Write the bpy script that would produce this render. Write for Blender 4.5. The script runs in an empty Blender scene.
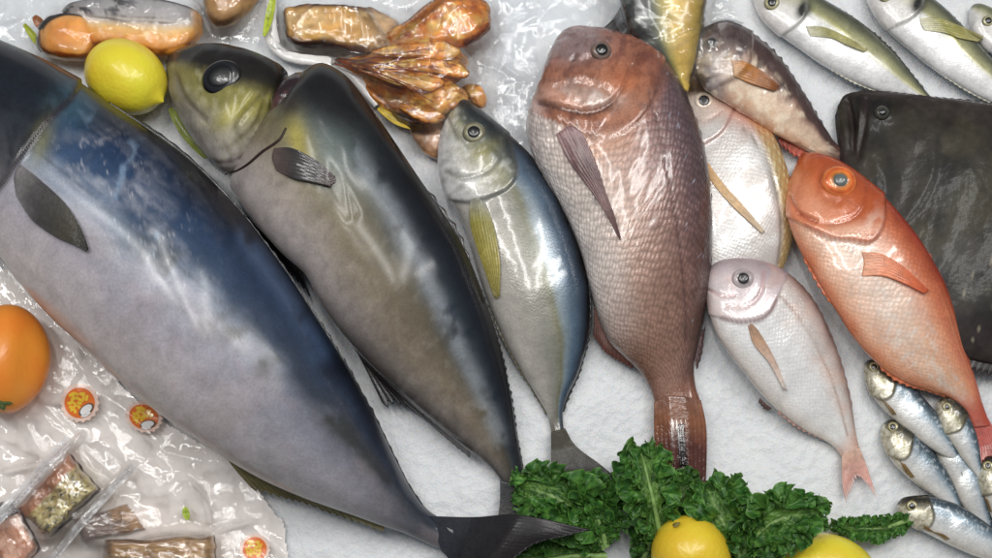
import bpy, math, random
import numpy as np
from mathutils import Vector
from mathutils.bvhtree import BVHTree

S = bpy.context.scene
COL = S.collection

# ------------------------------------------------------------------ camera, world, lamps, exposure
CAM_POS = np.array([0.0, -0.27, 1.32])
CAM_TGT = np.array([0.0, 0.0, 0.0])
LENS = 48.6
_f = CAM_TGT - CAM_POS
_f = _f / np.linalg.norm(_f)
_r = np.cross(_f, [0, 0, 1.0]); _r = _r / np.linalg.norm(_r)
_u = np.cross(_r, _f)
WID = 36.0 / LENS
cam_data = bpy.data.cameras.new('camera')
cam_data.lens = LENS; cam_data.sensor_width = 36; cam_data.sensor_fit = 'HORIZONTAL'
cam_data.clip_start = 0.02; cam_data.clip_end = 100
cam = bpy.data.objects.new('camera', cam_data); COL.objects.link(cam)
cam.location = CAM_POS.tolist()
cam.rotation_euler = Vector(_f.tolist()).to_track_quat('-Z', 'Y').to_euler()
S.camera = cam

world = bpy.data.worlds.new('World'); S.world = world; world.use_nodes = True
bg = world.node_tree.nodes['Background']
bg.inputs[0].default_value = (0.93, 0.96, 1.0, 1); bg.inputs[1].default_value = 0.14

def area(name, loc, target, sx, sy, power, color=(1, 1, 1)):
    d = bpy.data.lights.new(name, 'AREA'); d.shape = 'RECTANGLE'; d.size = sx; d.size_y = sy
    d.energy = power; d.color = color
    o = bpy.data.objects.new(name, d); COL.objects.link(o)
    o.location = loc
    o.rotation_euler = (Vector(target) - Vector(loc)).to_track_quat('-Z', 'Y').to_euler()
    return o
for _x, _w in ((-0.98, 12.3), (-0.25, 11.0), (0.5, 12.2), (1.18, 12.8)):
    area('ceiling_tube', (_x, 0.45, 2.15), (_x * 0.55, 0.1, 0), 0.10, 1.25, _w, (1.0, 0.985, 0.96))
S.view_settings.view_transform = 'Standard'
S.view_settings.look = 'None'
S.view_settings.exposure = 0.0
S.view_settings.gamma = 1.0

# ------------------------------------------------------------------ picture <-> place
def ray(px, py):
    nx = (np.asarray(px, float) - 496.0) / 992.0 * WID
    ny = (279.0 - np.asarray(py, float)) / 992.0 * WID
    return _f + nx[..., None] * _r + ny[..., None] * _u
def P(px, py, z):
    d = ray(px, py)
    t = (np.asarray(z, float) - CAM_POS[2]) / d[..., 2]
    return CAM_POS + d * t[..., None]
def proj(p):
    q = p - CAM_POS
    dd = q @ _f
    return 496 + (q @ _r) / dd * 992 / WID, 279 - (q @ _u) / dd * 992 / WID
MPP = 1.3473 * WID / 992          # metres per photo pixel near the bed

# ------------------------------------------------------------------ small maths
def vnoise(x, y, seed=0):
    x = np.asarray(x, float); y = np.asarray(y, float)
    xi = np.floor(x); yi = np.floor(y); xf = x - xi; yf = y - yi
    xi = xi.astype(np.int64); yi = yi.astype(np.int64)
    def h(i, j):
        n = (i * 374761393 + j * 668265263 + seed * 1442695) & 0xffffffff
        n = ((n ^ (n >> 13)) * 1274126177) & 0xffffffff
        n = ((n ^ (n >> 15)) * 2246822519) & 0xffffffff
        n = n ^ (n >> 16)
        return (n & 0xffffff) / float(0xffffff)
    u = xf * xf * (3 - 2 * xf); v = yf * yf * (3 - 2 * yf)
    a = h(xi, yi); b = h(xi + 1, yi); c = h(xi, yi + 1); d = h(xi + 1, yi + 1)
    return (a * (1 - u) + b * u) * (1 - v) + (c * (1 - u) + d * u) * v
def fbm(x, y, o=4, seed=0, g=0.5):
    s = 0; a = 1; t = 0; x = np.asarray(x, float); y = np.asarray(y, float)
    for i in range(o):
        c_, s_ = math.cos(.7 + 1.1 * i), math.sin(.7 + 1.1 * i); k_ = 1.97 ** i
        s = s + a * vnoise((x * c_ - y * s_) * k_ + 17.3 * i, (x * s_ + y * c_) * k_ - 9.1 * i, seed + i * 7); t += a; a *= g
    return s / t
def ridged(x, y, o=3, seed=0):
    s = 0; a = 1; t = 0
    for i in range(o):
        s = s + a * (1 - np.abs(2 * fbm(np.asarray(x) * 2 ** i, np.asarray(y) * 2 ** i, 2, seed + 31 * i) - 1) * 2.0); t += a; a *= 0.5
    return np.clip(s / t, 0, 1)
def sst(a, b, x):
    t = np.clip((np.asarray(x, float) - a) / (b - a), 0, 1)
    return t * t * (3 - 2 * t)
def lin(c):
    c = np.asarray(c, float) / 255.0
    return np.where(c <= 0.04045, c / 12.92, ((c + 0.055) / 1.055) ** 2.4)
KALB = 0.78
def C(r, g, b):                    # a surface colour from a picture colour
    c = lin([r, g, b]) / KALB
    return np.clip(c * 0.93 + 0.07 * c.mean(), 0.0, 0.88)
def mix(a, b, t):
    t = np.asarray(t)[..., None]
    return np.asarray(a) * (1 - t) + np.asarray(b) * t
def ramp(v, stops):
    pos = [s[0] for s in stops]; cols = np.array([s[1] for s in stops])
    return np.stack([np.interp(v, pos, cols[:, k]) for k in range(3)], -1)
def catmull(pts, n, closed=False):
    pts = np.asarray(pts, float); m = len(pts)
    if m == 2:
        t = np.linspace(0, 1, n)[:, None]; return pts[0] * (1 - t) + pts[1] * t
    t = np.linspace(0, m - 1, n); i = np.minimum(t.astype(int), m - 2); f = (t - i)[:, None]
    g = lambda k: pts[np.clip(k, 0, m - 1)]
    p0 = np.where((i == 0)[:, None], 2 * g(i) - g(i + 1), g(i - 1)); p1 = g(i); p2 = g(i + 1)
    p3 = np.where((i == m - 2)[:, None], 2 * g(i + 1) - g(i), g(i + 2))
    return 0.5 * ((2 * p1) + (-p0 + p2) * f + (2 * p0 - 5 * p1 + 4 * p2 - p3) * f ** 2 + (-p0 + 3 * p1 - 3 * p2 + p3) * f ** 3)
def resample(pts, n):
    c = catmull(pts, max(400, n * 2)) if len(pts) > 2 else catmull(pts, 50)
    d = np.r_[0, np.cumsum(np.linalg.norm(np.diff(c, axis=0), axis=1))]
    t = np.linspace(0, d[-1], n)
    return np.stack([np.interp(t, d, c[:, k]) for k in range(c.shape[1])], -1)
def dist_poly(x, y, line):
    """distance to a polyline and the side (+ = left of travel in picture axes)"""
    best = np.full(np.shape(x), 1e9); side = np.zeros(np.shape(x))
    L = resample(line, 40) if len(line) > 2 else np.asarray(line, float)
    for a, b in zip(L[:-1], L[1:]):
        d = b - a; l2 = d @ d + 1e-9
        t = np.clip(((x - a[0]) * d[0] + (y - a[1]) * d[1]) / l2, 0, 1)
        dx = x - a[0] - t * d[0]; dy = y - a[1] - t * d[1]
        q = np.hypot(dx, dy); s = np.sign(d[0] * dy - d[1] * dx)
        m = q < best; best = np.where(m, q, best); side = np.where(m, s, side)
    return best, side
def inpoly(x, y, poly):
    x = np.asarray(x); y = np.asarray(y); r = np.zeros(x.shape, bool)
    n = len(poly)
    for i in range(n):
        x1, y1 = poly[i]; x2, y2 = poly[(i + 1) % n]
        c = ((y1 > y) != (y2 > y)) & (x < (x2 - x1) * (y - y1) / (y2 - y1 + 1e-12) + x1)
        r ^= c
    return r

# ------------------------------------------------------------------ objects
def mesh_obj(name, verts, faces, mat, parent=None, col=None, uv=None, smooth=True):
    me = bpy.data.meshes.new(name)
    verts = np.asarray(verts, float).reshape(-1, 3)
    me.from_pydata(verts.tolist(), [], [tuple(f) for f in faces])
    if col is not None:
        col = np.asarray(col, float).reshape(-1, col.shape[-1])
        if col.shape[1] == 3: col = np.c_[col, np.zeros(len(col))]
        a = me.attributes.new('pattern', 'FLOAT_COLOR', 'POINT')
        a.data.foreach_set('color', col.astype(np.float32).ravel())
    if uv is not None:
        uv = np.asarray(uv, float).reshape(-1, 2)
        l = me.uv_layers.new(name='UVMap')
        idx = np.zeros(len(me.loops), dtype=np.int32); me.loops.foreach_get('vertex_index', idx)
        l.data.foreach_set('uv', uv[idx].astype(np.float32).ravel())
    if smooth: me.polygons.foreach_set('use_smooth', np.ones(len(me.polygons), dtype=bool))
    me.update()
    o = bpy.data.objects.new(name, me); COL.objects.link(o)
    if mat: me.materials.append(mat)
    if parent is not None:
        o.parent = parent
        o.matrix_parent_inverse = parent.matrix_world.inverted()
    return o
def tag(o, label, cat, group=None, kind=None):
    o['label'] = label
    if cat: o['category'] = cat
    if group: o['group'] = group
    if kind: o['kind'] = kind
    return o
def thing(name, label, cat, loc, group=None):
    o = bpy.data.objects.new(name, None); COL.objects.link(o)
    o.empty_display_size = 0.02
    o.location = tuple(loc)
    from mathutils import Matrix
    o.matrix_world = Matrix.Translation(Vector(tuple(loc)))
    return tag(o, label, cat, group)
def grid_faces(nr, nc, wrap=False):
    f = []
    for i in range(nr - 1):
        for j in range(nc if wrap else nc - 1):
            k = (j + 1) % nc
            f.append((i * nc + j, i * nc + k, (i + 1) * nc + k, (i + 1) * nc + j))
    return f
def bvh_of(objs):
    V = []; F = []
    for o in objs:
        me = o.data; off = len(V)
        mw = o.matrix_world if o.parent is None else o.parent.matrix_world @ o.matrix_parent_inverse @ o.matrix_basis
        V += [mw @ v.co for v in me.vertices]
        F += [[off + k for k in p.vertices] for p in me.polygons]
    return BVHTree.FromPolygons(V, F)
def hit(bvh, px, py):
    d = ray(np.float64(px), np.float64(py)); d = d / np.linalg.norm(d)
    return bvh.ray_cast(Vector(CAM_POS.tolist()), Vector(d.tolist()))

# ------------------------------------------------------------------ materials
def new_mat(name):
    m = bpy.data.materials.new(name); m.use_nodes = True
    return m, m.node_tree.nodes, m.node_tree.links, m.node_tree.nodes['Principled BSDF']
def skin_mat(name, rough=0.35, coat=0.5, coat_rough=0.12, scale=None, scale_bump=0.3, scale_col=0.0,
             bump=0.15, bump_scale=180, spec=0.5, sss=0.0, var=0.12, rough_var=0.12, coat_bump=0.25, scale_stretch=1.0, coat_scale=22, alpha=1.0):
    """wet skin: pattern attribute, fine mottling, optional scales laid in the body's own coordinates"""
    m, N, L, b = new_mat(name)
    at = N.new('ShaderNodeAttribute'); at.attribute_name = 'pattern'
    tc = N.new('ShaderNodeTexCoord')
    no = N.new('ShaderNodeTexNoise'); no.inputs['Scale'].default_value = bump_scale; no.inputs['Detail'].default_value = 5
    L.new(tc.outputs['Object'], no.inputs['Vector'])
    mr = N.new('ShaderNodeMapRange'); mr.inputs[1].default_value = 0.25; mr.inputs[2].default_value = 0.75
    mr.inputs[3].default_value = 1 - var; mr.inputs[4].default_value = 1 + var
    L.new(no.outputs['Fac'], mr.inputs[0])
    mul = N.new('ShaderNodeVectorMath'); mul.operation = 'SCALE'
    L.new(at.outputs['Color'], mul.inputs[0]); L.new(mr.outputs[0], mul.inputs['Scale'])
    nb = N.new('ShaderNodeTexNoise'); nb.inputs['Scale'].default_value = 62; nb.inputs['Detail'].default_value = 6; nb.inputs['Distortion'].default_value = .6
    L.new(tc.outputs['Object'], nb.inputs['Vector'])
    mb = N.new('ShaderNodeMapRange'); mb.inputs[1].default_value = 0.25; mb.inputs[2].default_value = 0.75
    mb.inputs[3].default_value = 1 - var * 1.3; mb.inputs[4].default_value = 1 + var * 1.3
    L.new(nb.outputs['Fac'], mb.inputs[0])
    mu2 = N.new('ShaderNodeVectorMath'); mu2.operation = 'SCALE'
    L.new(mul.outputs[0], mu2.inputs[0]); L.new(mb.outputs[0], mu2.inputs['Scale'])
    colout = mu2.outputs[0]
    bp = N.new('ShaderNodeBump'); bp.inputs['Strength'].default_value = bump; bp.inputs['Distance'].default_value = 0.002
    L.new(no.outputs['Fac'], bp.inputs['Height'])
    nrm = bp.outputs['Normal']
    if scale:
        uv = N.new('ShaderNodeUVMap'); uv.uv_map = 'UVMap'
        mp = N.new('ShaderNodeMapping'); mp.inputs['Scale'].default_value = (1 / scale, scale_stretch / scale, 1)
        mp.inputs['Rotation'].default_value = (0, 0, math.radians(45))
        vo = N.new('ShaderNodeTexVoronoi'); vo.voronoi_dimensions = '2D'; vo.inputs['Scale'].default_value = 1.0
        vo.inputs['Randomness'].default_value = 0.42
        dn = N.new('ShaderNodeTexNoise'); dn.inputs['Scale'].default_value = 40; dn.inputs['Detail'].default_value = 2
        L.new(uv.outputs[0], dn.inputs['Vector'])
        ds = N.new('ShaderNodeVectorMath'); ds.operation = 'SCALE'; ds.inputs['Scale'].default_value = scale * 1.1
        L.new(dn.outputs['Color'], ds.inputs[0])
        da = N.new('ShaderNodeVectorMath'); da.operation = 'ADD'; L.new(uv.outputs[0], da.inputs[0]); L.new(ds.outputs[0], da.inputs[1])
        L.new(da.outputs[0], mp.inputs[0]); L.new(mp.outputs[0], vo.inputs['Vector'])
        b2 = N.new('ShaderNodeBump'); b2.invert = True; b2.inputs['Strength'].default_value = scale_bump; b2.inputs['Distance'].default_value = scale * 0.35
        am = N.new('ShaderNodeAttribute'); am.attribute_name = 'scales'
        sm = N.new('ShaderNodeMath'); sm.operation = 'MULTIPLY'; sm.inputs[1].default_value = scale_bump
        pm_ = N.new('ShaderNodeMapRange'); pm_.inputs[1].default_value = .35; pm_.inputs[2].default_value = .65; pm_.inputs[3].default_value = .35; pm_.inputs[4].default_value = 1.25
        L.new(nb.outputs['Fac'], pm_.inputs[0])
        sp = N.new('ShaderNodeMath'); sp.operation = 'MULTIPLY'; L.new(am.outputs['Fac'], sp.inputs[0]); L.new(pm_.outputs[0], sp.inputs[1])
        L.new(sp.outputs[0], sm.inputs[0]); L.new(sm.outputs[0], b2.inputs['Strength'])
        L.new(vo.outputs['Distance'], b2.inputs['Height']); L.new(nrm, b2.inputs['Normal']); nrm = b2.outputs['Normal']
        if scale_col:
            r2 = N.new('ShaderNodeMapRange'); r2.inputs[1].default_value = 0.12; r2.inputs[2].default_value = 0.62
            r2.inputs[3].default_value = 1 + scale_col * 0.6; r2.inputs[4].default_value = 1 - scale_col
            L.new(vo.outputs['Distance'], r2.inputs[0])
            m2 = N.new('ShaderNodeVectorMath'); m2.operation = 'SCALE'
            mm = N.new('ShaderNodeMix'); mm.data_type = 'FLOAT'; mm.inputs[2].default_value = 1.0
            L.new(am.outputs['Fac'], mm.inputs[0]); L.new(r2.outputs[0], mm.inputs[3])
            L.new(colout, m2.inputs[0]); L.new(mm.outputs[0], m2.inputs['Scale']); colout = m2.outputs[0]
    L.new(colout, b.inputs['Base Color'])
    L.new(nrm, b.inputs['Normal'])
    n2 = N.new('ShaderNodeTexNoise'); n2.inputs['Scale'].default_value = 28; n2.inputs['Detail'].default_value = 4
    L.new(tc.outputs['Object'], n2.inputs['Vector'])
    rr = N.new('ShaderNodeMapRange'); rr.inputs[1].default_value = 0.3; rr.inputs[2].default_value = 0.7
    rr.inputs[3].default_value = max(0.03, rough - rough_var); rr.inputs[4].default_value = rough + rough_var
    L.new(n2.outputs['Fac'], rr.inputs[0]); L.new(rr.outputs[0], b.inputs['Roughness'])
    L.new(at.outputs['Alpha'], b.inputs['Metallic'])
    b.inputs['Specular IOR Level'].default_value = spec
    b.inputs['Coat Weight'].default_value = coat; b.inputs['Coat Roughness'].default_value = coat_rough
    if coat:
        n3 = N.new('ShaderNodeTexNoise'); n3.inputs['Scale'].default_value = coat_scale; n3.inputs['Detail'].default_value = 2
        L.new(tc.outputs['Object'], n3.inputs['Vector'])
        b3 = N.new('ShaderNodeBump'); b3.inputs['Strength'].default_value = coat_bump; b3.inputs['Distance'].default_value = 0.003
        L.new(n3.outputs['Fac'], b3.inputs['Height']); L.new(b3.outputs['Normal'], b.inputs['Coat Normal'])
    b.inputs['Alpha'].default_value = alpha
    if sss:
        b.inputs['Subsurface Weight'].default_value = sss; b.inputs['Subsurface Radius'].default_value = (0.006, 0.003, 0.002)
        b.inputs['Subsurface Scale'].default_value = 1.0
    return m
M_FIN = skin_mat('wet_fin', rough=0.4, coat=0.35, coat_rough=0.15, bump=0.15, bump_scale=300, var=0.18, alpha=0.84)
M_EYE = skin_mat('eye_gloss', rough=0.3, coat=0.6, coat_rough=0.10, bump=0.05, var=0.15, rough_var=0.05, coat_bump=0.15, coat_scale=120)

# ------------------------------------------------------------------ lofted bodies
class Body: pass
def loft(pairs, lift=0.0, ratio=0.55, ns=220, na=84, power=2.15, warp=0.0, seed=1):
    """pairs: (dorsal x, y, belly x, y) picture points from snout to tail. Rests on the bed at 'lift'."""
    pr = catmull(np.array(pairs, float), 900)
    c = 0.5 * (pr[:, :2] + pr[:, 2:]); hw = 0.5 * np.linalg.norm(pr[:, :2] - pr[:, 2:], axis=1)
    d = np.r_[0, np.cumsum(np.linalg.norm(np.diff(c, axis=0), axis=1) + 0.8 * np.abs(np.diff(hw)))]
    t = np.linspace(0, d[-1], ns)
    pr = np.stack([np.interp(t, d, pr[:, k]) for k in range(4)], -1)
    hwp = 0.5 * np.linalg.norm(pr[:, :2] - pr[:, 2:], axis=1)
    s = np.linspace(0, 1, ns)
    rt = np.interp(s, [k[0] for k in ratio], [k[1] for k in ratio]) if isinstance(ratio, (list, tuple)) else np.full(ns, ratio)
    lf = np.interp(s, [k[0] for k in lift], [k[1] for k in lift]) if isinstance(lift, (list, tuple)) else np.full(ns, lift)
    h = np.maximum(hwp * MPP * rt, 0.0004)
    k = max(3, ns // 40); ker = np.hanning(2 * k + 3); ker /= ker.sum()
    hs = np.convolve(np.pad(h, k + 1, mode='edge'), ker, mode='valid')
    h = np.minimum(hs, h * 1.35)
    zc = lf + h
    zc = np.convolve(np.pad(zc, k + 1, mode='edge'), ker, mode='valid')
    D = P(pr[:, 0], pr[:, 1], zc); Bp = P(pr[:, 2], pr[:, 3], zc)
    cen = 0.5 * (D + Bp); ax = 0.5 * (D - Bp)
    th = np.linspace(0, 2 * np.pi, na, endpoint=False)
    ct = np.sign(np.cos(th)) * np.abs(np.cos(th)) ** (2 / power); st = np.sign(np.sin(th)) * np.abs(np.sin(th)) ** (2 / power)
    V = cen[:, None, :] + ax[:, None, :] * ct[None, :, None]
    V[:, :, 2] += h[:, None] * st[None, :]
    B = Body(); B.V = V; B.s = np.repeat(s[:, None], na, 1); B.v = np.repeat(ct[None, :], ns, 0); B.up = np.repeat(st[None, :], ns, 0)
    B.pr = pr; B.zc = zc; B.h = h; B.hw = hwp * MPP
    L = np.r_[0, np.cumsum(np.linalg.norm(np.diff(cen, axis=0), axis=1))]
    girth = th / (2 * np.pi) * 2 * np.pi * np.max(hwp) * MPP * 0.75
    B.uv = np.stack([np.repeat(L[:, None], na, 1), np.repeat(girth[None, :], ns, 0)], -1)
    B.len = L[-1]; B.ns = ns; B.na = na; B.cen = cen
    B.refresh = None
    normals(B); B.px, B.py = proj(B.V)
    return B
def normals(B):
    V = B.V
    du = np.gradient(V, axis=0); dv = np.roll(V, -1, 1) - np.roll(V, 1, 1)
    n = np.cross(dv, du); n /= np.linalg.norm(n, axis=-1, keepdims=True) + 1e-12
    c = V - B.cen[:, None, :]
    sg = np.sign(np.sum(n * c, -1)); sg[sg == 0] = 1
    B.N = n * sg[..., None]
def groove(B, line, w=3.0, depth=0.0015, only_up=True):
    d, sd = dist_poly(B.px, B.py, line)
    k = np.exp(-(d / w) ** 2) * (B.up > -0.2)
    B.V = B.V - B.N * (k * depth)[..., None]
    return k
def step(B, line, h=0.003, fall=30.0, edge=2.0, side=1):
    """one side of the line stands proud (a gill cover edge)"""
    d, sd = dist_poly(B.px, B.py, line)
    sg = d * sd * side
    k = sst(-edge, edge, sg) * np.exp(-np.clip(sg, 0, None) / fall) * np.exp(-np.clip(-sg, 0, None) / edge) * (B.up > -0.2)
    B.V = B.V + B.N * (k * h)[..., None]
    return np.exp(-(d / (edge * 1.3)) ** 2) * (B.up > -0.2)
def bumps(B, amp, scale, seed=0, o=3, mask=1.0):
    n = fbm(B.uv[..., 0] * scale, B.uv[..., 1] * scale, o, seed) - 0.5
    B.V = B.V + B.N * (n * amp * mask)[..., None]
def body_obj(B, name, mat, parent, col, scales=1.0):
    ns, na = B.ns, B.na
    V = B.V.reshape(-1, 3); f = grid_faces(ns, na, True)
    caps = np.array([B.V[0].mean(0), B.V[-1].mean(0)])
    i0 = len(V); V = np.r_[V, caps]
    for j in range(na):
        f.append((i0, (j + 1) % na, j)); b = (ns - 1) * na
        f.append((i0 + 1, b + j, b + (j + 1) % na))
    cc = col.reshape(-1, col.shape[-1]); cc = np.r_[cc, cc[:1], cc[-1:]]
    uv = B.uv.reshape(-1, 2); uv = np.r_[uv, uv[:1], uv[-1:]]
    o = mesh_obj(name, V, f, mat, parent, cc, uv)
    sc = np.broadcast_to(np.asarray(scales, float), B.V.shape[:2]).reshape(-1); sc = np.r_[sc, sc[:1], sc[-1:]]
    at = o.data.attributes.new('scales', 'FLOAT', 'POINT'); at.data.foreach_set('value', sc.astype(np.float32))
    B.obj = o; B.bvh = BVHTree.FromPolygons([Vector(v) for v in V.tolist()], f)
    return o

# ------------------------------------------------------------------ fins, eyes
def fin(name, parent, rows, z, cols, nrays=14, jag=0.06, body=None, off=(0.0008, 0.004), nu=70, nv=36, thick=0.0007,
        ray=0.00022, seed=3, mat=None, raycol=0.35, metal=0.0, label=None):
    R = np.array([resample(r, nu) for r in rows])              # rows from base to edge
    nr = len(rows)
    G = np.stack([catmull(R[:, j], nv) for j in range(nu)], 1)   # nv, nu, 2
    u = np.linspace(0, 1, nu)[None, :]; w = np.linspace(0, 1, nv)[:, None]
    rng = np.random.RandomState(seed)
    if jag:
        jj = 1 - jag * (0.5 + 0.5 * np.cos(u * nrays * 2 * np.pi)) - jag * 0.8 * vnoise(u * nrays * 0.6, u * 0, seed)
        G = G[0][None] + (G - G[0][None]) * (1 - (1 - jj[..., None]) * (w[..., None] ** 2))
    if body is not None:
        X = np.zeros((nv, nu, 3)); last = None
        for i in range(nv):
            o_ = off[0] + (off[1] - off[0]) * (i / (nv - 1))
            for j in range(nu):
                loc, n, k, dd = hit(body, G[i, j, 0], G[i, j, 1])
                if loc is not None: zz = loc.z
                else: zz = np.nan
                X[i, j, 2] = zz
        zz = X[..., 2]
        if np.isnan(zz).all(): zz[:] = 0.01
        for it in range(80):
            m = np.isnan(zz)
            if not m.any(): break
            p = np.pad(zz, 1, constant_values=np.nan)
            nb = np.stack([p[:-2, 1:-1], p[2:, 1:-1], p[1:-1, :-2], p[1:-1, 2:]])
            with np.errstate(all='ignore'):
                import warnings
                with warnings.catch_warnings():
                    warnings.simplefilter('ignore'); av = np.nanmean(nb, 0)
            zz = np.where(m, av - 0.0004, zz)
        zz = np.nan_to_num(zz, nan=0.004)
        for it in range(3):
            p = np.pad(zz, 1, mode='edge'); sm = (p[:-2, 1:-1] + p[2:, 1:-1] + p[1:-1, :-2] + p[1:-1, 2:]) / 4
            zz = np.maximum(sm, zz)
        zz = zz + off[0] + (off[1] - off[0]) * np.sin(np.minimum(w * 1.2, 1) * np.pi / 2)
    else:
        z = np.asarray(z, float)
        if z.ndim == 1: z = np.repeat(z[:, None], nu, 1)
        else: z = np.stack([np.interp(np.linspace(0, 1, nu), np.linspace(0, 1, z.shape[1]), q) for q in z])
        zz = np.stack([np.interp(np.linspace(0, 1, nv), np.linspace(0, 1, z.shape[0]), z[:, j]) for j in range(nu)], 1)
    rayw = 0.5 + 0.5 * np.cos(u * nrays * 2 * np.pi + np.pi)
    zz = zz + ray * rayw * (0.3 + 0.7 * w) + (fbm(u * 4, w * 3, 2, seed) - 0.5) * ray * 3 * w
    X = P(G[..., 0], G[..., 1], zz)
    top = X.reshape(-1, 3); bot = top.copy(); bot[:, 2] -= thick
    f = grid_faces(nv, nu); n0 = len(top)
    F = list(f) + [tuple(n0 + k for k in q[::-1]) for q in f]
    rim = [j for j in range(nu)] + [i * nu + nu - 1 for i in range(1, nv)] + [(nv - 1) * nu + j for j in range(nu - 2, -1, -1)] + [i * nu for i in range(nv - 2, 0, -1)]
    for a, b in zip(rim, rim[1:] + rim[:1]): F.append((b, a, n0 + a, n0 + b))
    col = ramp(np.repeat(w, nu, 1), [(k / (len(cols) - 1), c) for k, c in enumerate(cols)])
    raycol = raycol * .6
    col = col * (1 - raycol * 0.6 + raycol * 1.2 * np.repeat(rayw, nv, 0) + 0.25 * (fbm(u * 9 + 0 * w, w * 7 + 0 * u, 3, seed + 5) - 0.5))[..., None]
    col = np.clip(col, 0.002, 0.9)
    cc = np.concatenate([col.reshape(-1, 3)] * 2); cc = np.c_[cc, np.full(len(cc), metal)]
    o = mesh_obj(name, np.r_[top, bot], F, mat or M_FIN, parent, cc)
    if label: o['label'] = label
    return o
def edge_fin(name, parent, B, side, s0, s1, height, cols, inset=4, nrays=30, jag=0.3, dz=0.0, lean=0.0, **kw):
    """a fin standing along the outline of a body (side +1 back, -1 belly)"""
    n = 90; s = np.linspace(s0, s1, n)
    ss = np.linspace(0, 1, B.ns)
    a = 0 if side > 0 else 2
    E = np.stack([np.interp(s, ss, B.pr[:, a]), np.interp(s, ss, B.pr[:, a + 1])], -1)
    O = np.stack([np.interp(s, ss, B.pr[:, 2 - a]), np.interp(s, ss, B.pr[:, 3 - a])], -1)
    d = E - O; d /= np.linalg.norm(d, axis=1, keepdims=True)
    tng = np.gradient(E, axis=0); tng /= np.linalg.norm(tng, axis=1, keepdims=True)
    hh = np.interp(np.linspace(0, 1, n), np.linspace(0, 1, len(height)), height)[:, None]
    zc = np.interp(s, ss, B.zc) + dz
    z = np.stack([zc, zc, zc * 0.96])
    rows = [E - d * inset, E + d * hh * 0.5 + tng * hh * lean * .5, E + d * hh + tng * hh * lean]
    return fin(name, parent, rows, z, cols, nrays=nrays, jag=jag, nu=max(90, nrays * 6), **kw)
def eye(parent, bvh, px, py, r, stops, pupil=0.5, bulge=0.45, pupil_col=(0.004, 0.004, 0.006), sink=0.25, tilt=0.5, squash=1.0, ang=0.0):
    loc, n, k, d = hit(bvh, px, py)
    n = (Vector(n) * (1 - tilt) + Vector((-_f).tolist()) * tilt).normalized() if n.dot(Vector((-_f).tolist())) > 0 else Vector((-_f).tolist())
    rm = r * MPP
    t = Vector((math.cos(ang), math.sin(ang), 0)); t = (t - n * t.dot(n)).normalized(); b = n.cross(t)
    base = loc - n * rm * sink
    def dome(rad, hgt, lift, nr, na, cf):
        V = []; Cc = []
        for i in range(nr + 1):
            q = i / nr
            for j in range(na):
                a = 2 * math.pi * j / na
                hgt_ = lift + hgt * math.sqrt(max(0, 1 - q ** 2))
                p = base + (t * math.cos(a) + b * math.sin(a) * squash) * rad * q + n * hgt_
                V.append(p[:]); Cc.append(cf(q, a))
        return V, grid_faces(nr + 1, na, True), np.array(Cc)
    st = [(p_, np.array(c_)) for p_, c_ in stops]
    rng = np.random.RandomState(int(px))
    def cf(q, a):
        c = ramp(np.array([q]), st)[0]
        return c * (0.85 + 0.3 * vnoise(q * 6, a * 2.5, int(px)))
    V, F, Cc = dome(rm, rm * bulge, rm * sink * 0.9, 14, 40, cf)
    e = mesh_obj('eye', V, F, M_EYE, parent, np.c_[Cc, np.full(len(Cc), 0.15)])
    if pupil:
        V, F, Cc = dome(rm * pupil, rm * bulge * 0.30, rm * sink * 0.9 + rm * bulge * (math.sqrt(1 - pupil ** 2)) + rm * 0.01, 8, 32, lambda q, a: np.array(pupil_col))
        mesh_obj('pupil', V, F, M_EYE, e, np.c_[Cc, np.zeros(len(Cc))])
    return e
def blob(x, y, cx, cy, rx, ry, ang=0.0):
    a = math.radians(ang); dx = x - cx; dy = y - cy
    u = (dx * math.cos(a) + dy * math.sin(a)) / rx; v = (-dx * math.sin(a) + dy * math.cos(a)) / ry
    return np.exp(-(u * u + v * v))
def rgba(col, metal):
    return np.concatenate([np.clip(col, 0.002, 0.9), np.broadcast_to(np.asarray(metal, float), col.shape[:-1])[..., None]], -1)
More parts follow.
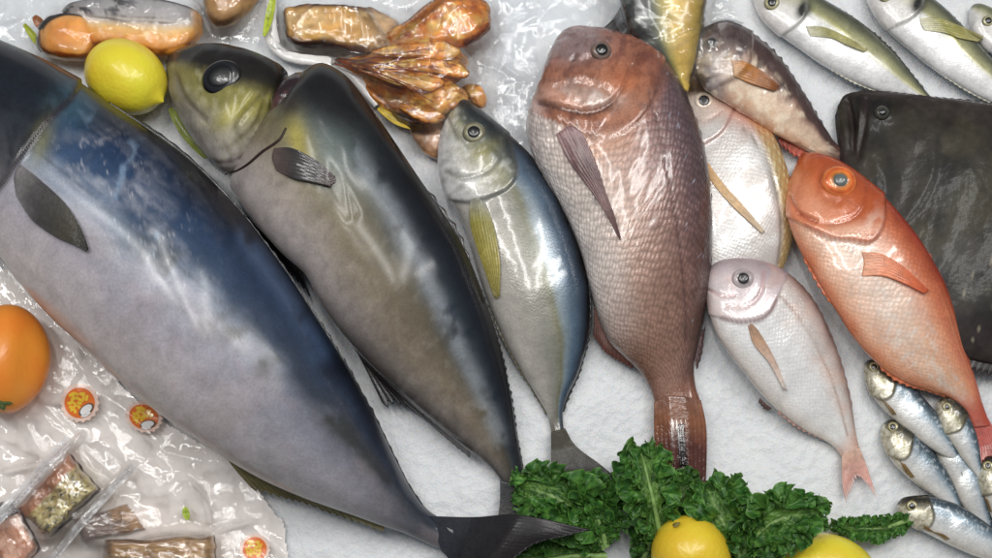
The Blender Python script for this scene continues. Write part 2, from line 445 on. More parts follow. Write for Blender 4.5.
# ------------------------------------------------------------------ the ice bed
def build_ice():
    x = np.r_[np.linspace(-2.2, -.62, 90)[:-1], np.arange(-0.62, 0.6201, 0.0021), np.linspace(.62, 2.2, 90)[1:]]
    y = np.r_[np.linspace(-1.6, -.42, 70)[:-1], np.arange(-0.42, 0.4301, 0.0021), np.linspace(.43, 2.2, 90)[1:]]
    X, Y = np.meshgrid(x, y)
    Z = -0.006 + 0.013 * (fbm(X * 8, Y * 8, 3, 4) - 0.5) + 0.0020 * (fbm(X * 34, Y * 34, 3, 8) - 0.5) + 0.0018 * (fbm(X * 170, Y * 170, 2, 12) - 0.5) + 0.0012 * (vnoise(X * 330 + Y * 90, Y * 330 - X * 90, 18) - 0.5)
    m, N, L, b = new_mat('crushed_ice')
    tc = N.new('ShaderNodeTexCoord')
    no = N.new('ShaderNodeTexNoise'); no.inputs['Scale'].default_value = 22; no.inputs['Detail'].default_value = 6
    L.new(tc.outputs['Object'], no.inputs['Vector'])
    cr = N.new('ShaderNodeValToRGB')
    cr.color_ramp.elements[0].position = 0.3; cr.color_ramp.elements[0].color = (0.75, 0.775, 0.805, 1)
    cr.color_ramp.elements[1].position = 0.7; cr.color_ramp.elements[1].color = (0.82, 0.84, 0.86, 1)
    L.new(no.outputs['Fac'], cr.inputs[0]); L.new(cr.outputs[0], b.inputs['Base Color'])
    vo = N.new('ShaderNodeTexVoronoi'); vo.inputs['Scale'].default_value = 420; vo.feature = 'F1'
    L.new(tc.outputs['Object'], vo.inputs['Vector'])
    n2 = N.new('ShaderNodeTexNoise'); n2.inputs['Scale'].default_value = 150; n2.inputs['Detail'].default_value = 4
    L.new(tc.outputs['Object'], n2.inputs['Vector'])
    ad = N.new('ShaderNodeMath'); ad.operation = 'ADD'; L.new(vo.outputs['Distance'], ad.inputs[0]); L.new(n2.outputs['Fac'], ad.inputs[1])
    bp = N.new('ShaderNodeBump'); bp.inputs['Strength'].default_value = 0.28; bp.inputs['Distance'].default_value = 0.0018
    L.new(ad.outputs[0], bp.inputs['Height']); L.new(bp.outputs[0], b.inputs['Normal'])
    b.inputs['Roughness'].default_value = 0.45
    b.inputs['Subsurface Weight'].default_value = 0.6; b.inputs['Subsurface Radius'].default_value = (0.008, 0.010, 0.012); b.inputs['Subsurface Scale'].default_value = 1.0
    o = mesh_obj('ice_bed', np.stack([X, Y, Z], -1), grid_faces(len(y), len(x)), m)
    o['kind'] = 'structure'
    return o
build_ice()

M_DULL = skin_mat('dark_tail_fin', rough=0.5, coat=0.2, coat_rough=0.15, bump=0.2, bump_scale=300, var=0.15, spec=.2)
YT_MAT = skin_mat('yellowtail_skin', rough=0.5, coat=0.55, coat_rough=0.18, coat_bump=0.02, coat_scale=30, spec=0.08, bump=0.05, bump_scale=420, var=0.13, scale=0.0022, scale_bump=0.03)
SILVER = skin_mat('silver_skin', rough=0.33, coat=0.7, coat_rough=0.12, coat_bump=0.2, coat_scale=45, bump=0.12, bump_scale=380, var=0.13, scale=0.0024, scale_bump=0.10)
BREAM = skin_mat('bream_skin', rough=0.30, coat=0.55, coat_rough=0.11, bump=0.15, bump_scale=420, var=0.16, scale=0.0056, scale_bump=0.42, scale_col=0.26)
SMALLBREAM = skin_mat('small_bream_skin', rough=0.30, coat=0.7, coat_rough=0.08, bump=0.12, bump_scale=420, var=0.08, scale=0.0032, scale_bump=0.18, scale_col=0.08)
REDSKIN = skin_mat('red_skin', rough=0.30, coat=0.65, coat_rough=0.10, bump=0.12, bump_scale=380, var=0.10, scale=0.0042, scale_bump=0.24, scale_col=0.10)
SLIME = skin_mat('slimy_dark_skin', rough=0.5, coat=0.16, coat_rough=0.16, coat_scale=90, bump=0.08, bump_scale=160, var=0.22, coat_bump=0.12, spec=.2)
FLESH = skin_mat('raw_flesh', rough=0.3, coat=0.7, coat_rough=0.08, bump=0.25, bump_scale=200, var=0.15, sss=0.3)

# ------------------------------------------------------------------ the big blue yellowtail
def fish_big():
    pairs = [(-168, 92, -168, 96), (-160, 70, -164, 118), (-130, 44, -146, 150), (-85, 26, -108, 190), (-40, 26, -55, 224), (0, 41, -2, 256), (42, 60, 22, 285), (82, 84, 52, 318),
             (116, 107, 86, 350), (152, 131, 122, 383), (186, 156, 160, 415), (216, 184, 196, 440), (246, 217, 230, 462), (275, 256, 266, 482),
             (301, 293, 300, 497), (326, 332, 330, 508), (351, 373, 356, 517), (374, 415, 380, 526), (394, 455, 402, 533), (412, 489, 420, 541), (432, 513, 438, 548), (462, 524, 462, 550)]
    t = thing('yellowtail', 'biggest fish, blue backed and silver bellied, head cut off by the left edge', 'fish', P(220, 300, 0.0))
    B = loft(pairs, 0.0, [(0, .75), (0.2, .62), (0.6, .58), (0.85, .6), (1, .7)], ns=520, na=230, power=2.1)
    gill = [(88, 66), (72, 98), (48, 122), (30, 146), (14, 170), (-4, 192), (-40, 215)]
    k1 = step(B, gill, 0.004, 40, 2.5, 1)
    k2 = groove(B, [(-30, 70), (-10, 110), (-20, 160), (-60, 195)], 4, 0.0012)
    bumps(B, 0.0022, 11, 3, 1)
    x, y, v, s = B.px, B.py, B.v, B.s
    n1 = fbm(x / 38, y / 38, 4, 5); n2 = fbm(x / 11, y / 11, 4, 9)
    vv = v + 0.16 * (n1 - 0.5) * 2
    front = ramp(vv, [(-1, C(178, 168, 164)), (-0.75, C(184, 174, 174)), (-0.3, C(158, 154, 164)), (-0.08, C(160, 160, 170)), (0.08, C(112, 124, 142)),
                      (0.26, C(52, 74, 104)), (0.55, C(34, 54, 84)), (0.8, C(20, 29, 47)), (1, C(9, 12, 19))])
    rear = ramp(vv, [(-1, C(134, 131, 134)), (-0.7, C(142, 140, 148)), (-0.3, C(120, 121, 133)), (0.0, C(98, 101, 112)), (0.2, C(58, 65, 78)),
                     (0.45, C(46, 58, 78)), (0.7, C(26, 34, 50)), (1, C(8, 10, 15))])
    col = mix(front, rear, sst(0.40, 0.78, s))
    # olive clouded patches along the flank
    pat = sst(0.44, 0.62, fbm(x / 30 + 3, y / 30, 4, 21)) * np.exp(-((v - 0.08) / 0.20) ** 2) * sst(0.42, 0.58, s)
    col = mix(col, C(58, 61, 60), np.clip(pat * 1.1, 0, .9))
    # rubbed silver and scratches behind the gill
    a = 0.6
    ux = x * math.cos(a) + y * math.sin(a); uy = -x * math.sin(a) + y * math.cos(a)
    scr = ridged(ux / 60, uy / 9, 3, 2) * sst(0.45, 0.7, fbm(x / 24, y / 24, 3, 31))
    reg = blob(x, y, 122, 215, 75, 48, 48) + 0.8 * blob(x, y, 170, 280, 70, 26, 48) + 0.55 * blob(x, y, 90, 170, 40, 30, 40)
    reg = np.clip(reg, 0, 1)
    wq = 7 * fbm(x / 17, y / 17, 3, 91); web = np.clip(sst(.80, .97, ridged((x + wq) / 26, (y - wq) / 20, 3, 92)) + .7 * sst(.82, .97, ridged((x - wq) / 12, (y + wq) / 12, 3, 93)), 0, 1)
    flake = np.clip(1.2 * web + .4 * sst(0.50, 0.64, fbm((ux + wq) / 13, (uy + wq) / 5, 5, 77)) * sst(.4, .62, fbm(x / 22, y / 22, 3, 78)), 0, 1) * (B.up > 0)
    col = mix(col, C(205, 205, 210), np.clip(reg * (0.55 * flake + 0.45 * scr), 0, 1) * 0.7)
    fine = sst(0.80, 0.95, ridged(x / 70 + 5, y / 70, 3, 61)) * sst(0.3, 0.6, v + 0.35) * sst(0.95, 0.6, v) * sst(0.18, 0.3, s) * sst(0.62, 0.45, s)
    col = mix(col, C(120, 145, 172), fine * 0.55)
    ll = np.exp(-((v - .17 - .03 * np.sin(s * 9)) / .012) ** 2) * sst(.3, .36, s) * (B.up > 0); col = mix(col, C(60, 66, 74), ll * .45)
    br = sst(.66, .74, fbm(x / 15 + 40, y / 15, 4, 303)) * sst(.1, -.2, v) * (B.up > 0); col = mix(col, C(150, 112, 112), br * .10)
    # band of steel blue under the back, halfway along
    d, _ = dist_poly(x, y, [(246, 240), (285, 296), (320, 352)])
    col = mix(col, C(62, 86, 120), 0.6 * np.exp(-(d / 12) ** 2) * sst(0.4, .6, n1 + .1))
    # head: darker, teal crown and olive behind the gill
    head = sst(0.33, 0.25, s)
    d, sd = dist_poly(x, y, gill)
    hs = sst(-3, 3, d * sd)
    hcol = ramp(v, [(-1, C(120, 116, 120)), (-0.35, C(108, 106, 112)), (-0.1, C(66, 68, 74)), (0.2, C(42, 46, 54)), (0.5, C(28, 34, 44)), (1, C(14, 17, 24))])
    col = mix(col, hcol, np.clip(hs, 0, 1) * (s < 0.4))
    col = mix(col, C(60, 92, 108), blob(x, y, 72, 105, 22, 24, 30) * 0.6)
    col = mix(col, C(120, 116, 70), blob(x, y, 42, 142, 10, 24, 20) * 0.65)
    col = mix(col, C(40, 26, 28), k1 * 0.75)
    col = mix(col, C(52, 56, 66), sst(.76, .95, s) * .8)
    hmot = fbm(x / 9, y / 9, 4, 611); col = mix(col, C(24, 28, 34), np.clip(hs, 0, 1) * (s < .4) * sst(.48, .68, hmot) * .5)
    stain = sst(.5, .7, fbm(x / 42, y / 42, 5, 301)) * sst(.1, -.2, v); col = mix(col, C(150, 136, 132), stain * .22)
    met = 0.14 * sst(0.75, 0.2, v) + 0.04
    body_obj(B, 'body', YT_MAT, t, rgba(col, met))
    fin('pectoral_fin', t, [[(20, 164), (14, 176), (16, 196)], [(38, 178), (30, 198), (32, 220)], [(64, 202), (56, 220), (54, 236)], [(80, 226), (78, 236), (72, 244)], [(89, 249), (88, 251), (86, 252)]], 0,
        [C(120, 116, 118), C(62, 60, 60), C(66, 62, 52), C(34, 32, 32)], 16, 0.02, body=B.bvh, off=(0.001, 0.006), raycol=0.10)
    edge_fin('dorsal_fin', t, B, 1, 0.60, 0.955, [2, 6, 6, 5, 6, 5, 3], [C(14, 16, 22), C(10, 12, 17), C(10, 12, 16)], nrays=24, jag=0.55, inset=5)
    edge_fin('dorsal_fin', t, B, 1, 0.40, 0.60, [1, 4, 3, 2], [C(10, 12, 18), C(9, 10, 15)], nrays=10, jag=0.1, inset=5)
    fin('anal_fin', t, [[(226, 455), (300, 490), (385, 523)], [(232, 466), (300, 496), (384, 529)], [(254, 492), (300, 504), (384, 533)]], [0.03, 0.028, 0.024],
        [C(120, 112, 66), C(110, 102, 58), C(92, 84, 48)], 18, 0.12, raycol=0.2)
    fin('tail_fin', t, [[(430, 516), (436, 533), (440, 549)], [(474, 517), (466, 536), (452, 566)], [(524, 515), (500, 545), (452, 600)], [(596, 530), (520, 556), (456, 650)]], [0.022, 0.036, 0.058, 0.068],
        [C(44, 47, 56), C(34, 35, 40), C(30, 28, 30), C(24, 22, 24)], 26, 0.03, raycol=0.10, mat=M_DULL)
    fin('tail_keel', t, [[(446, 527), (466, 537), (482, 549)], [(450, 532), (468, 541), (480, 552)]], [0.030, 0.030], [C(120, 120, 124), C(60, 62, 66)], 3, 0, thick=0.003)
    return B
BIG = fish_big()

# ------------------------------------------------------------------ second yellowtail, head snapped back
def fish_second():
    t = thing('yellowtail', 'dark yellowtail with its head bent back, olive cheek and open gill, beside the biggest fish', 'fish', P(380, 270, 0.0))
    pairs = [(293, 122, 270, 146), (294, 106, 250, 164), (298, 88, 234, 177), (306, 75, 230, 187), (321, 66, 236, 197), (334, 69, 246, 212), (352, 82, 262, 232), (372, 108, 282, 254), (396, 143, 304, 274), (420, 180, 316, 296),
             (444, 216, 330, 318), (462, 246, 350, 343), (477, 280, 374, 369), (491, 318, 402, 394), (503, 360, 434, 421), (512, 402, 466, 447), (518, 440, 490, 467), (523, 468, 503, 484), (524, 490, 506, 494)]
    B = loft(pairs, [(0, .010), (.2, .004), (1, 0)], [(0, .34), (.06, .44), (0.16, .60), (0.3, .63), (0.8, .62), (1, .6)], ns=260, na=110, power=2.1)
    bumps(B, 0.0022, 11, 13, 1)
    k0 = groove(B, [(300, 100), (330, 150), (352, 215)], 6, 0.0015)
    x, y, v, s = B.px, B.py, B.v, B.s
    n1 = fbm(x / 34, y / 34, 4, 15)
    vv = v + 0.22 * (n1 - 0.5)
    front = ramp(vv, [(-1, C(168, 160, 160)), (-0.7, C(160, 150, 146)), (-0.3, C(122, 112, 92)), (0.05, C(98, 91, 70)), (0.25, C(68, 70, 66)), (0.42, C(27, 32, 39)), (0.75, C(18, 21, 27)), (1, C(10, 11, 14))])
    rear = ramp(vv, [(-1, C(66, 62, 62)), (-0.75, C(112, 104, 98)), (-0.4, C(118, 107, 92)), (0.0, C(88, 81, 67)), (0.22, C(70, 73, 76)), (0.42, C(38, 46, 56)), (0.7, C(24, 29, 37)), (1, C(10, 11, 15))])
    col = mix(front, rear, sst(0.3, 0.62, s))
    spots = sst(0.60, 0.72, fbm(x / 13, y / 13, 3, 44)) * np.exp(-((v + 0.45) / 0.3) ** 2) * sst(0.35, 0.5, s)
    col = mix(col, C(84, 74, 64), spots * 0.35)
    ll = np.exp(-((v - .24 - .05 * np.sin(s * 8)) / .014) ** 2) * sst(.06, .1, s); col = mix(col, C(60, 60, 58), ll * .45)
    mt = fbm(x / 9, y / 9, 5, 503); col = mix(col, C(74, 68, 58), sst(.54, .70, mt) * .16 * sst(.5, .2, v)); col = mix(col, C(168, 162, 152), sst(.44, .30, mt) * .12 * sst(.4, .1, v))
    col = mix(col, C(126, 140, 138), blob(x, y, 330, 150, 28, 50, -28) * 0.5)
    col = mix(col, C(24, 23, 25), np.clip(1.5 * blob(x, y, 334, 88, 46, 34, 40), 0, 1) * .85 * sst(.0, .35, v))
    col = mix(col, C(158, 146, 62), blob(x, y, 298, 142, 11, 28, -14) * 0.85)
    col = mix(col, C(40, 32, 36), blob(x, y, 290, 104, 12, 14, 0) * 0.8)
    d, _ = dist_poly(x, y, [(352, 150), (395, 215), (432, 290), (470, 370), (500, 440)])
    col = mix(col, C(140, 148, 156), 0.5 * np.exp(-(d / 9) ** 2) * sst(0.35, 0.6, fbm(x / 16, y / 16, 3, 4) + .1) * sst(0.2, 0.35, s))  # blue-grey highlight streak painted along the upper flank
    col = mix(col, C(44, 46, 50), sst(0.86, 0.97, s) * 0.7)
    body_obj(B, 'body', YT_MAT, t, rgba(mix(col, C(48, 36, 34), sst(.035, .01, s) * .8), 0.05))  # front end painted dark, as shade at the head seam
    # gill chamber behind the head
    g = loft([(302, 74, 294, 74), (305, 84, 282, 82), (301, 98, 273, 98), (296, 112, 269, 114), (291, 126, 267, 130), (285, 140, 267, 144), (278, 150, 270, 152)], 0.063, 1.0, 60, 40)
    bumps(g, 0.004, 60, 5)
    gc = mix(np.broadcast_to(C(74, 44, 46), g.V.shape), C(36, 22, 26), sst(.4, .6, fbm(g.px / 5, g.py / 12, 3, 3)))
    body_obj(g, 'gill', FLESH, t, rgba(gc, 0.0))
    H = loft([(167, 66, 167, 72), (169, 58, 167, 82), (178, 51, 172, 101), (192, 47, 180, 119), (210, 45, 193, 140), (232, 47, 208, 158), (254, 53, 222, 171), (272, 61, 238, 172), (283, 68, 252, 163), (288, 76, 264, 152), (286, 90, 272, 136)],
             [(0, .012), (.5, .012), (1, .022)], [(0, .7), (.5, .66), (1, .62)], ns=170, na=96, power=2.2)
    k1 = groove(H, [(176, 74), (186, 98), (206, 120)], 2.4, 0.0016)
    k2 = groove(H, [(243, 140), (236, 128), (250, 108), (262, 96)], 3.0, 0.0018)
    k3 = groove(H, [(228, 150), (256, 124), (268, 92)], 3, 0.0012)
    k4 = groove(H, [(196, 156), (222, 163), (246, 156), (262, 144)], 2.0, 0.0012)
    bumps(H, 0.0016, 60, 23)
    x, y, v = H.px, H.py, H.v
    nn = fbm(x / 14, y / 14, 4, 8)
    hc = ramp(v + 0.22 * (nn - .5), [(-1, C(156, 150, 150)), (-0.55, C(148, 142, 128)), (-0.2, C(132, 126, 74)), (0.15, C(122, 116, 62)), (0.30, C(74, 70, 50)), (0.44, C(34, 32, 31)), (1, C(22, 20, 21))])
    hm2 = fbm(x / 7, y / 7, 4, 501); hc = mix(hc, C(98, 92, 58), sst(.52, .68, hm2) * .35 * sst(.5, .2, v)); hc = mix(hc, C(176, 170, 140), sst(.45, .32, hm2) * .4 * sst(.4, .1, v))
    hc = mix(hc, C(160, 152, 60), (blob(x, y, 252, 104, 16, 12, -30) + blob(x, y, 226, 118, 16, 8, -40)) * 0.6)
    hc = mix(hc, C(96, 90, 62), 0.5 * k2 + 0.4 * k3)
    hc = mix(hc, C(112, 108, 104), blob(x, y, 180, 92, 9, 30, -18) * 0.8)
    hc = mix(hc, C(60, 50, 44), k1 * 0.6); hc = mix(hc, C(76, 62, 64), k4 * 0.6)
    ho = body_obj(H, 'head', YT_MAT, t, rgba(mix(hc, C(44, 32, 30), sst(.90, .97, H.s) * .9), 0.06), 0.0)  # rear rim painted dark, as shade where head meets body
    eye(ho, H.bvh, 221, 77, 20, [(0, C(14, 16, 24)), (0.6, C(18, 20, 28)), (0.8, C(26, 27, 32)), (1, C(14, 13, 15))], 0.66, 0.24, C(6, 7, 12), squash=0.85, ang=0.3)
    from_all = bvh_of([B.obj, H.obj])
    for ln_, w_ in (([(286, 128), (279, 140), (262, 152), (248, 164), (236, 171), (225, 174)], 1.5),):
        R = resample(np.array(ln_, float), 70); T = np.gradient(R, axis=0); T /= np.linalg.norm(T, axis=1, keepdims=True); Nn = np.stack([-T[:, 1], T[:, 0]], -1); V = []
        for i_, (r_, n_) in enumerate(zip(R, Nn)):
            for q_ in (-1, -.5, 0, .5, 1):
                pt = r_ + n_ * w_ * q_ * (.5 + .5 * math.sin(math.pi * min(1, .15 + i_ / 80)))
                l_ = hit(from_all, pt[0], pt[1])[0]; V.append((np.array(l_[:]) if l_ is not None else P(pt[0], pt[1], .03)) + np.array([0, 0, .0012 * (1 - q_ * q_) + .0002]))
        mesh_obj('gill_slit', V, grid_faces(70, 5), M_DULL, t, np.broadcast_to(C(46, 32, 30), (len(V), 3)))  # dark strip laid along the gill slit, painting in the gap's shade
    M_DARKWET = skin_mat('dark_wet_fin', rough=0.45, coat=0.55, coat_rough=0.14, bump=0.0, bump_scale=120, var=0.2, coat_bump=0.25, coat_scale=40)
    fin('pectoral_fin', t, [[(274, 148), (272, 158), (276, 170)], [(292, 148), (296, 162), (292, 178)], [(316, 160), (318, 170), (312, 182)], [(336, 176), (337, 181), (333, 187)]], 0,
        [C(84, 70, 66), C(32, 26, 28), C(26, 21, 23), C(52, 26, 25)], 8, 0.03, body=B.bvh, off=(0.002, 0.008), raycol=0.12, ray=.0001, mat=M_DARKWET)
    fin('pelvic_fin', t, [[(240, 205), (262, 232), (300, 262)], [(250, 222), (272, 250), (304, 280)], [(262, 240), (284, 268), (312, 300)]], [0.03, 0.024, 0.016],
        [C(40, 36, 38), C(24, 23, 26), C(20, 20, 22)], 10, 0.1, mat=M_DARKWET)
    fin('anal_fin', t, [[(352, 346), (400, 394), (470, 452)], [(362, 362), (404, 402), (470, 456)], [(386, 410), (410, 410), (470, 459)]], [0.028, 0.022, 0.018],
        [C(52, 46, 44), C(40, 37, 38), C(28, 27, 30)], 16, 0.1)
    edge_fin('dorsal_fin', t, B, 1, 0.42, 0.56, [3, 6, 8, 7, 4, 2], [C(22, 20, 22), C(18, 16, 18)], nrays=5, jag=0.25, inset=14, mat=M_DARKWET)
    edge_fin('dorsal_fin', t, B, 1, 0.56, 0.97, [1, 3, 3, 3, 2], [C(18, 19, 22), C(14, 15, 18)], nrays=26, jag=0.6, inset=5)
    fin('tail_fin', t, [[(525, 470), (514, 482), (500, 480)], [(528, 490), (514, 502), (500, 500)], [(536, 516), (516, 522), (498, 520)], [(552, 552), (518, 540), (496, 545)]], [0.016, 0.014, 0.013, 0.013],
        [C(44, 46, 50), C(40, 40, 44), C(46, 46, 42), C(30, 30, 30)], 16, 0.05)
    return t, B, H
SEC, SECB, SECH = fish_second()

# ------------------------------------------------------------------ young yellowtail
def fish_young():
    t = thing('young_yellowtail', 'slim silver and blue fish with an olive side stripe and yellow pectoral fin', 'fish', P(520, 260, 0))
    pairs = [(447, 103, 446, 108), (451, 98, 444, 118), (459, 97, 440, 136), (472, 104, 438, 156), (490, 118, 440, 176), (510, 135, 447, 195), (530, 155, 456, 210), (548, 178, 465, 228), (562, 203, 471, 250), (574, 231, 478, 273),
             (583, 260, 486, 297), (589, 290, 496, 322), (590, 320, 508, 347), (586, 348, 521, 370), (578, 375, 533, 390), (568, 396, 542, 405), (563, 412, 548, 418), (564, 430, 551, 432), (568, 440, 553, 446)]
    B = loft(pairs, 0.0, [(0, .6), (.3, .52), (.8, .5), (1, .7)], ns=240, na=90)
    gill = [(512, 148), (517, 172), (508, 188), (492, 196), (470, 202), (452, 200)]
    k1 = step(B, gill, 0.0030, 30, 1.8, 1)
    k2 = groove(B, [(500, 140), (497, 160), (486, 172), (464, 178), (446, 172)], 2.4, 0.0014)
    k3 = groove(B, [(448, 118), (456, 134), (470, 148)], 1.8, 0.0010)
    bumps(B, 0.0012, 40, 33)
    x, y, v, s = B.px, B.py, B.v, B.s
    n1 = fbm(x / 26, y / 26, 4, 55)
    vv = v + 0.14 * (n1 - .5)
    col = ramp(vv, [(-1, C(176, 172, 166)), (-0.55, C(162, 158, 150)), (-0.2, C(138, 136, 128)), (0.06, C(128, 127, 116)), (0.2, C(112, 110, 86)), (0.34, C(116, 130, 138)), (0.52, C(80, 100, 120)), (0.75, C(48, 64, 82)), (0.9, C(24, 31, 41)), (1, C(12, 14, 18))])
    col = mix(col, C(196, 206, 214), blob(x, y, 545, 245, 8, 40, -18) * 0.6)
    hc = ramp(v + 0.3 * (fbm(x / 9, y / 9, 4, 5) - .5), [(-1, C(196, 194, 196)), (-0.4, C(184, 182, 176)), (0.1, C(150, 148, 122)), (0.36, C(96, 100, 90)), (0.6, C(44, 50, 52)), (1, C(22, 26, 28))])
    d, sd = dist_poly(x, y, gill); hm = sst(-2, 2, d * sd) * (s < .42)
    hc = mix(hc, C(140, 132, 60), blob(x, y, 484, 152, 14, 7, -35) * .6)
    hn = fbm(x / 5, y / 5, 4, 411); hc = mix(hc, C(70, 72, 66), sst(.54, .72, hn) * .3); hc = mix(hc, C(222, 222, 222), sst(.48, .34, hn) * .4 * sst(.6, .2, v))
    hc = mix(hc, C(84, 84, 70), k2 * .6); hc = mix(hc, C(70, 70, 62), k3 * .6)
    col = mix(col, hc, hm)
    col = mix(col, C(70, 72, 74), k1 * .7)
    col = mix(col, C(48, 44, 34), sst(0.90, 0.96, s) * .6)
    body_obj(B, 'body', SILVER, t, rgba(col, 0.14), 1 - hm)
    eye(t, B.bvh, 474, 133, 11.5, [(0, C(30, 32, 34)), (.5, C(70, 74, 70)), (.62, C(150, 146, 120)), (.8, C(112, 108, 84)), (1, C(104, 104, 92))], .52, .4)
    fin('pectoral_fin', t, [[(470, 200), (478, 198), (486, 204)], [(470, 224), (482, 222), (494, 228)], [(480, 258), (488, 260), (500, 262)], [(494, 298), (497, 299), (500, 298)]], 0,
        [C(150, 150, 140), C(150, 142, 66), C(158, 146, 70), C(136, 126, 60)], 8, .02, body=B.bvh, off=(.001, .004), raycol=.25)
    edge_fin('dorsal_fin', t, B, 1, .50, .93, [1, 3, 3, 3, 5], [C(30, 34, 38), C(26, 28, 30)], nrays=22, jag=.35, inset=4)
    edge_fin('anal_fin', t, B, -1, .55, .92, [1, 4, 4, 3, 2], [C(110, 104, 80), C(60, 58, 50)], nrays=20, jag=.3, inset=4)
    fin('tail_fin', t, [[(565, 428), (558, 430), (551, 432)], [(576, 446), (562, 450), (551, 450)], [(602, 466), (570, 470), (551, 476)], [(630, 490), (580, 480), (548, 500)]], [.014, .013, .014, .016],
        [C(60, 57, 46), C(62, 58, 48), C(44, 42, 40), C(22, 22, 24)], 22, .04, raycol=.3, mat=M_DULL)
    return B
YNG = fish_young()

# ------------------------------------------------------------------ pale bream, underneath
def fish_pale():
    t = thing('pale_bream', 'silvery white bream with gold scaled edge, half hidden under the pinkish brown bream', 'fish', P(740, 190, 0))
    pairs = [(676, 84, 672, 92), (684, 78, 668, 104), (700, 76, 664, 122), (718, 82, 664, 142), (738, 94, 668, 164), (758, 112, 674, 186), (776, 140, 680, 210), (788, 172, 688, 234), (794, 206, 697, 256), (793, 236, 708, 278), (786, 262, 720, 298), (776, 284, 735, 312), (770, 300, 748, 322)]
    B = loft(pairs, 0.0, .30, ns=200, na=84)
    x, y, v, s = B.px, B.py, B.v, B.s
    k1 = step(B, [(738, 96), (730, 118), (720, 134), (700, 146), (680, 152)], .0025, 26, 2, 1)
    k2 = groove(B, [(744, 128), (762, 152), (776, 190), (781, 232), (778, 264)], 1.6, .0010)
    k3 = groove(B, [(690, 118), (704, 122), (720, 114)], 2, .0010)
    bumps(B, .0012, 40, 5)
    n = fbm(x / 20, y / 20, 4, 3)
    col = np.broadcast_to(C(206, 204, 202), x.shape + (3,)).copy()
    col = mix(col, C(186, 176, 170), sst(.45, .65, n) * .6)
    gold = sst(0.62, 0.78, v) * sst(.25, .4, s)
    bead = sst(.3, .8, np.sin(s * 150) * np.sin(v * 60)); col = mix(col, C(176, 142, 76), gold * .9); col = mix(col, C(232, 216, 168), gold * bead * .7); col = mix(col, C(120, 88, 50), gold * sst(.3, .8, -np.sin(s * 150) * np.sin(v * 60)) * .45)
    d, _ = dist_poly(x, y, [(735, 98), (756, 118), (774, 150), (786, 190)])
    pink = np.clip(blob(x, y, 738, 104, 42, 16, 38), 0, 1)
    col = mix(col, C(200, 118, 86), pink * .9)
    hd = sst(150, 105, y + 0.5 * (x - 700))
    col = mix(col, C(196, 168, 148), np.clip(hd, 0, 1) * .6)
    col = mix(col, C(216, 160, 70), blob(x, y, 690, 84, 14, 7, 10) * .8)
    col = mix(col, C(110, 98, 84), k2 * .75); col = mix(col, C(160, 110, 96), k1 * .6 + k3 * .4)
    body_obj(B, 'body', SMALLBREAM, t, rgba(col, .18))
    eye(t, B.bvh, 704, 101, 9.5, [(0, C(40, 34, 34)), (.55, C(70, 56, 50)), (.62, C(196, 176, 156)), (1, C(206, 190, 176))], .55, .25, C(28, 24, 26))
    fin('pectoral_fin', t, [[(706, 160), (704, 166), (706, 174)], [(724, 184), (722, 188), (720, 192)], [(744, 206), (741, 209), (738, 211)], [(766, 232), (765, 233), (763, 234)]], 0,
        [C(196, 146, 80), C(200, 160, 104), C(206, 172, 126), C(200, 184, 160)], 5, .02, body=B.bvh, off=(.0008, .003), raycol=.2)
    return B
PALE = fish_pale()

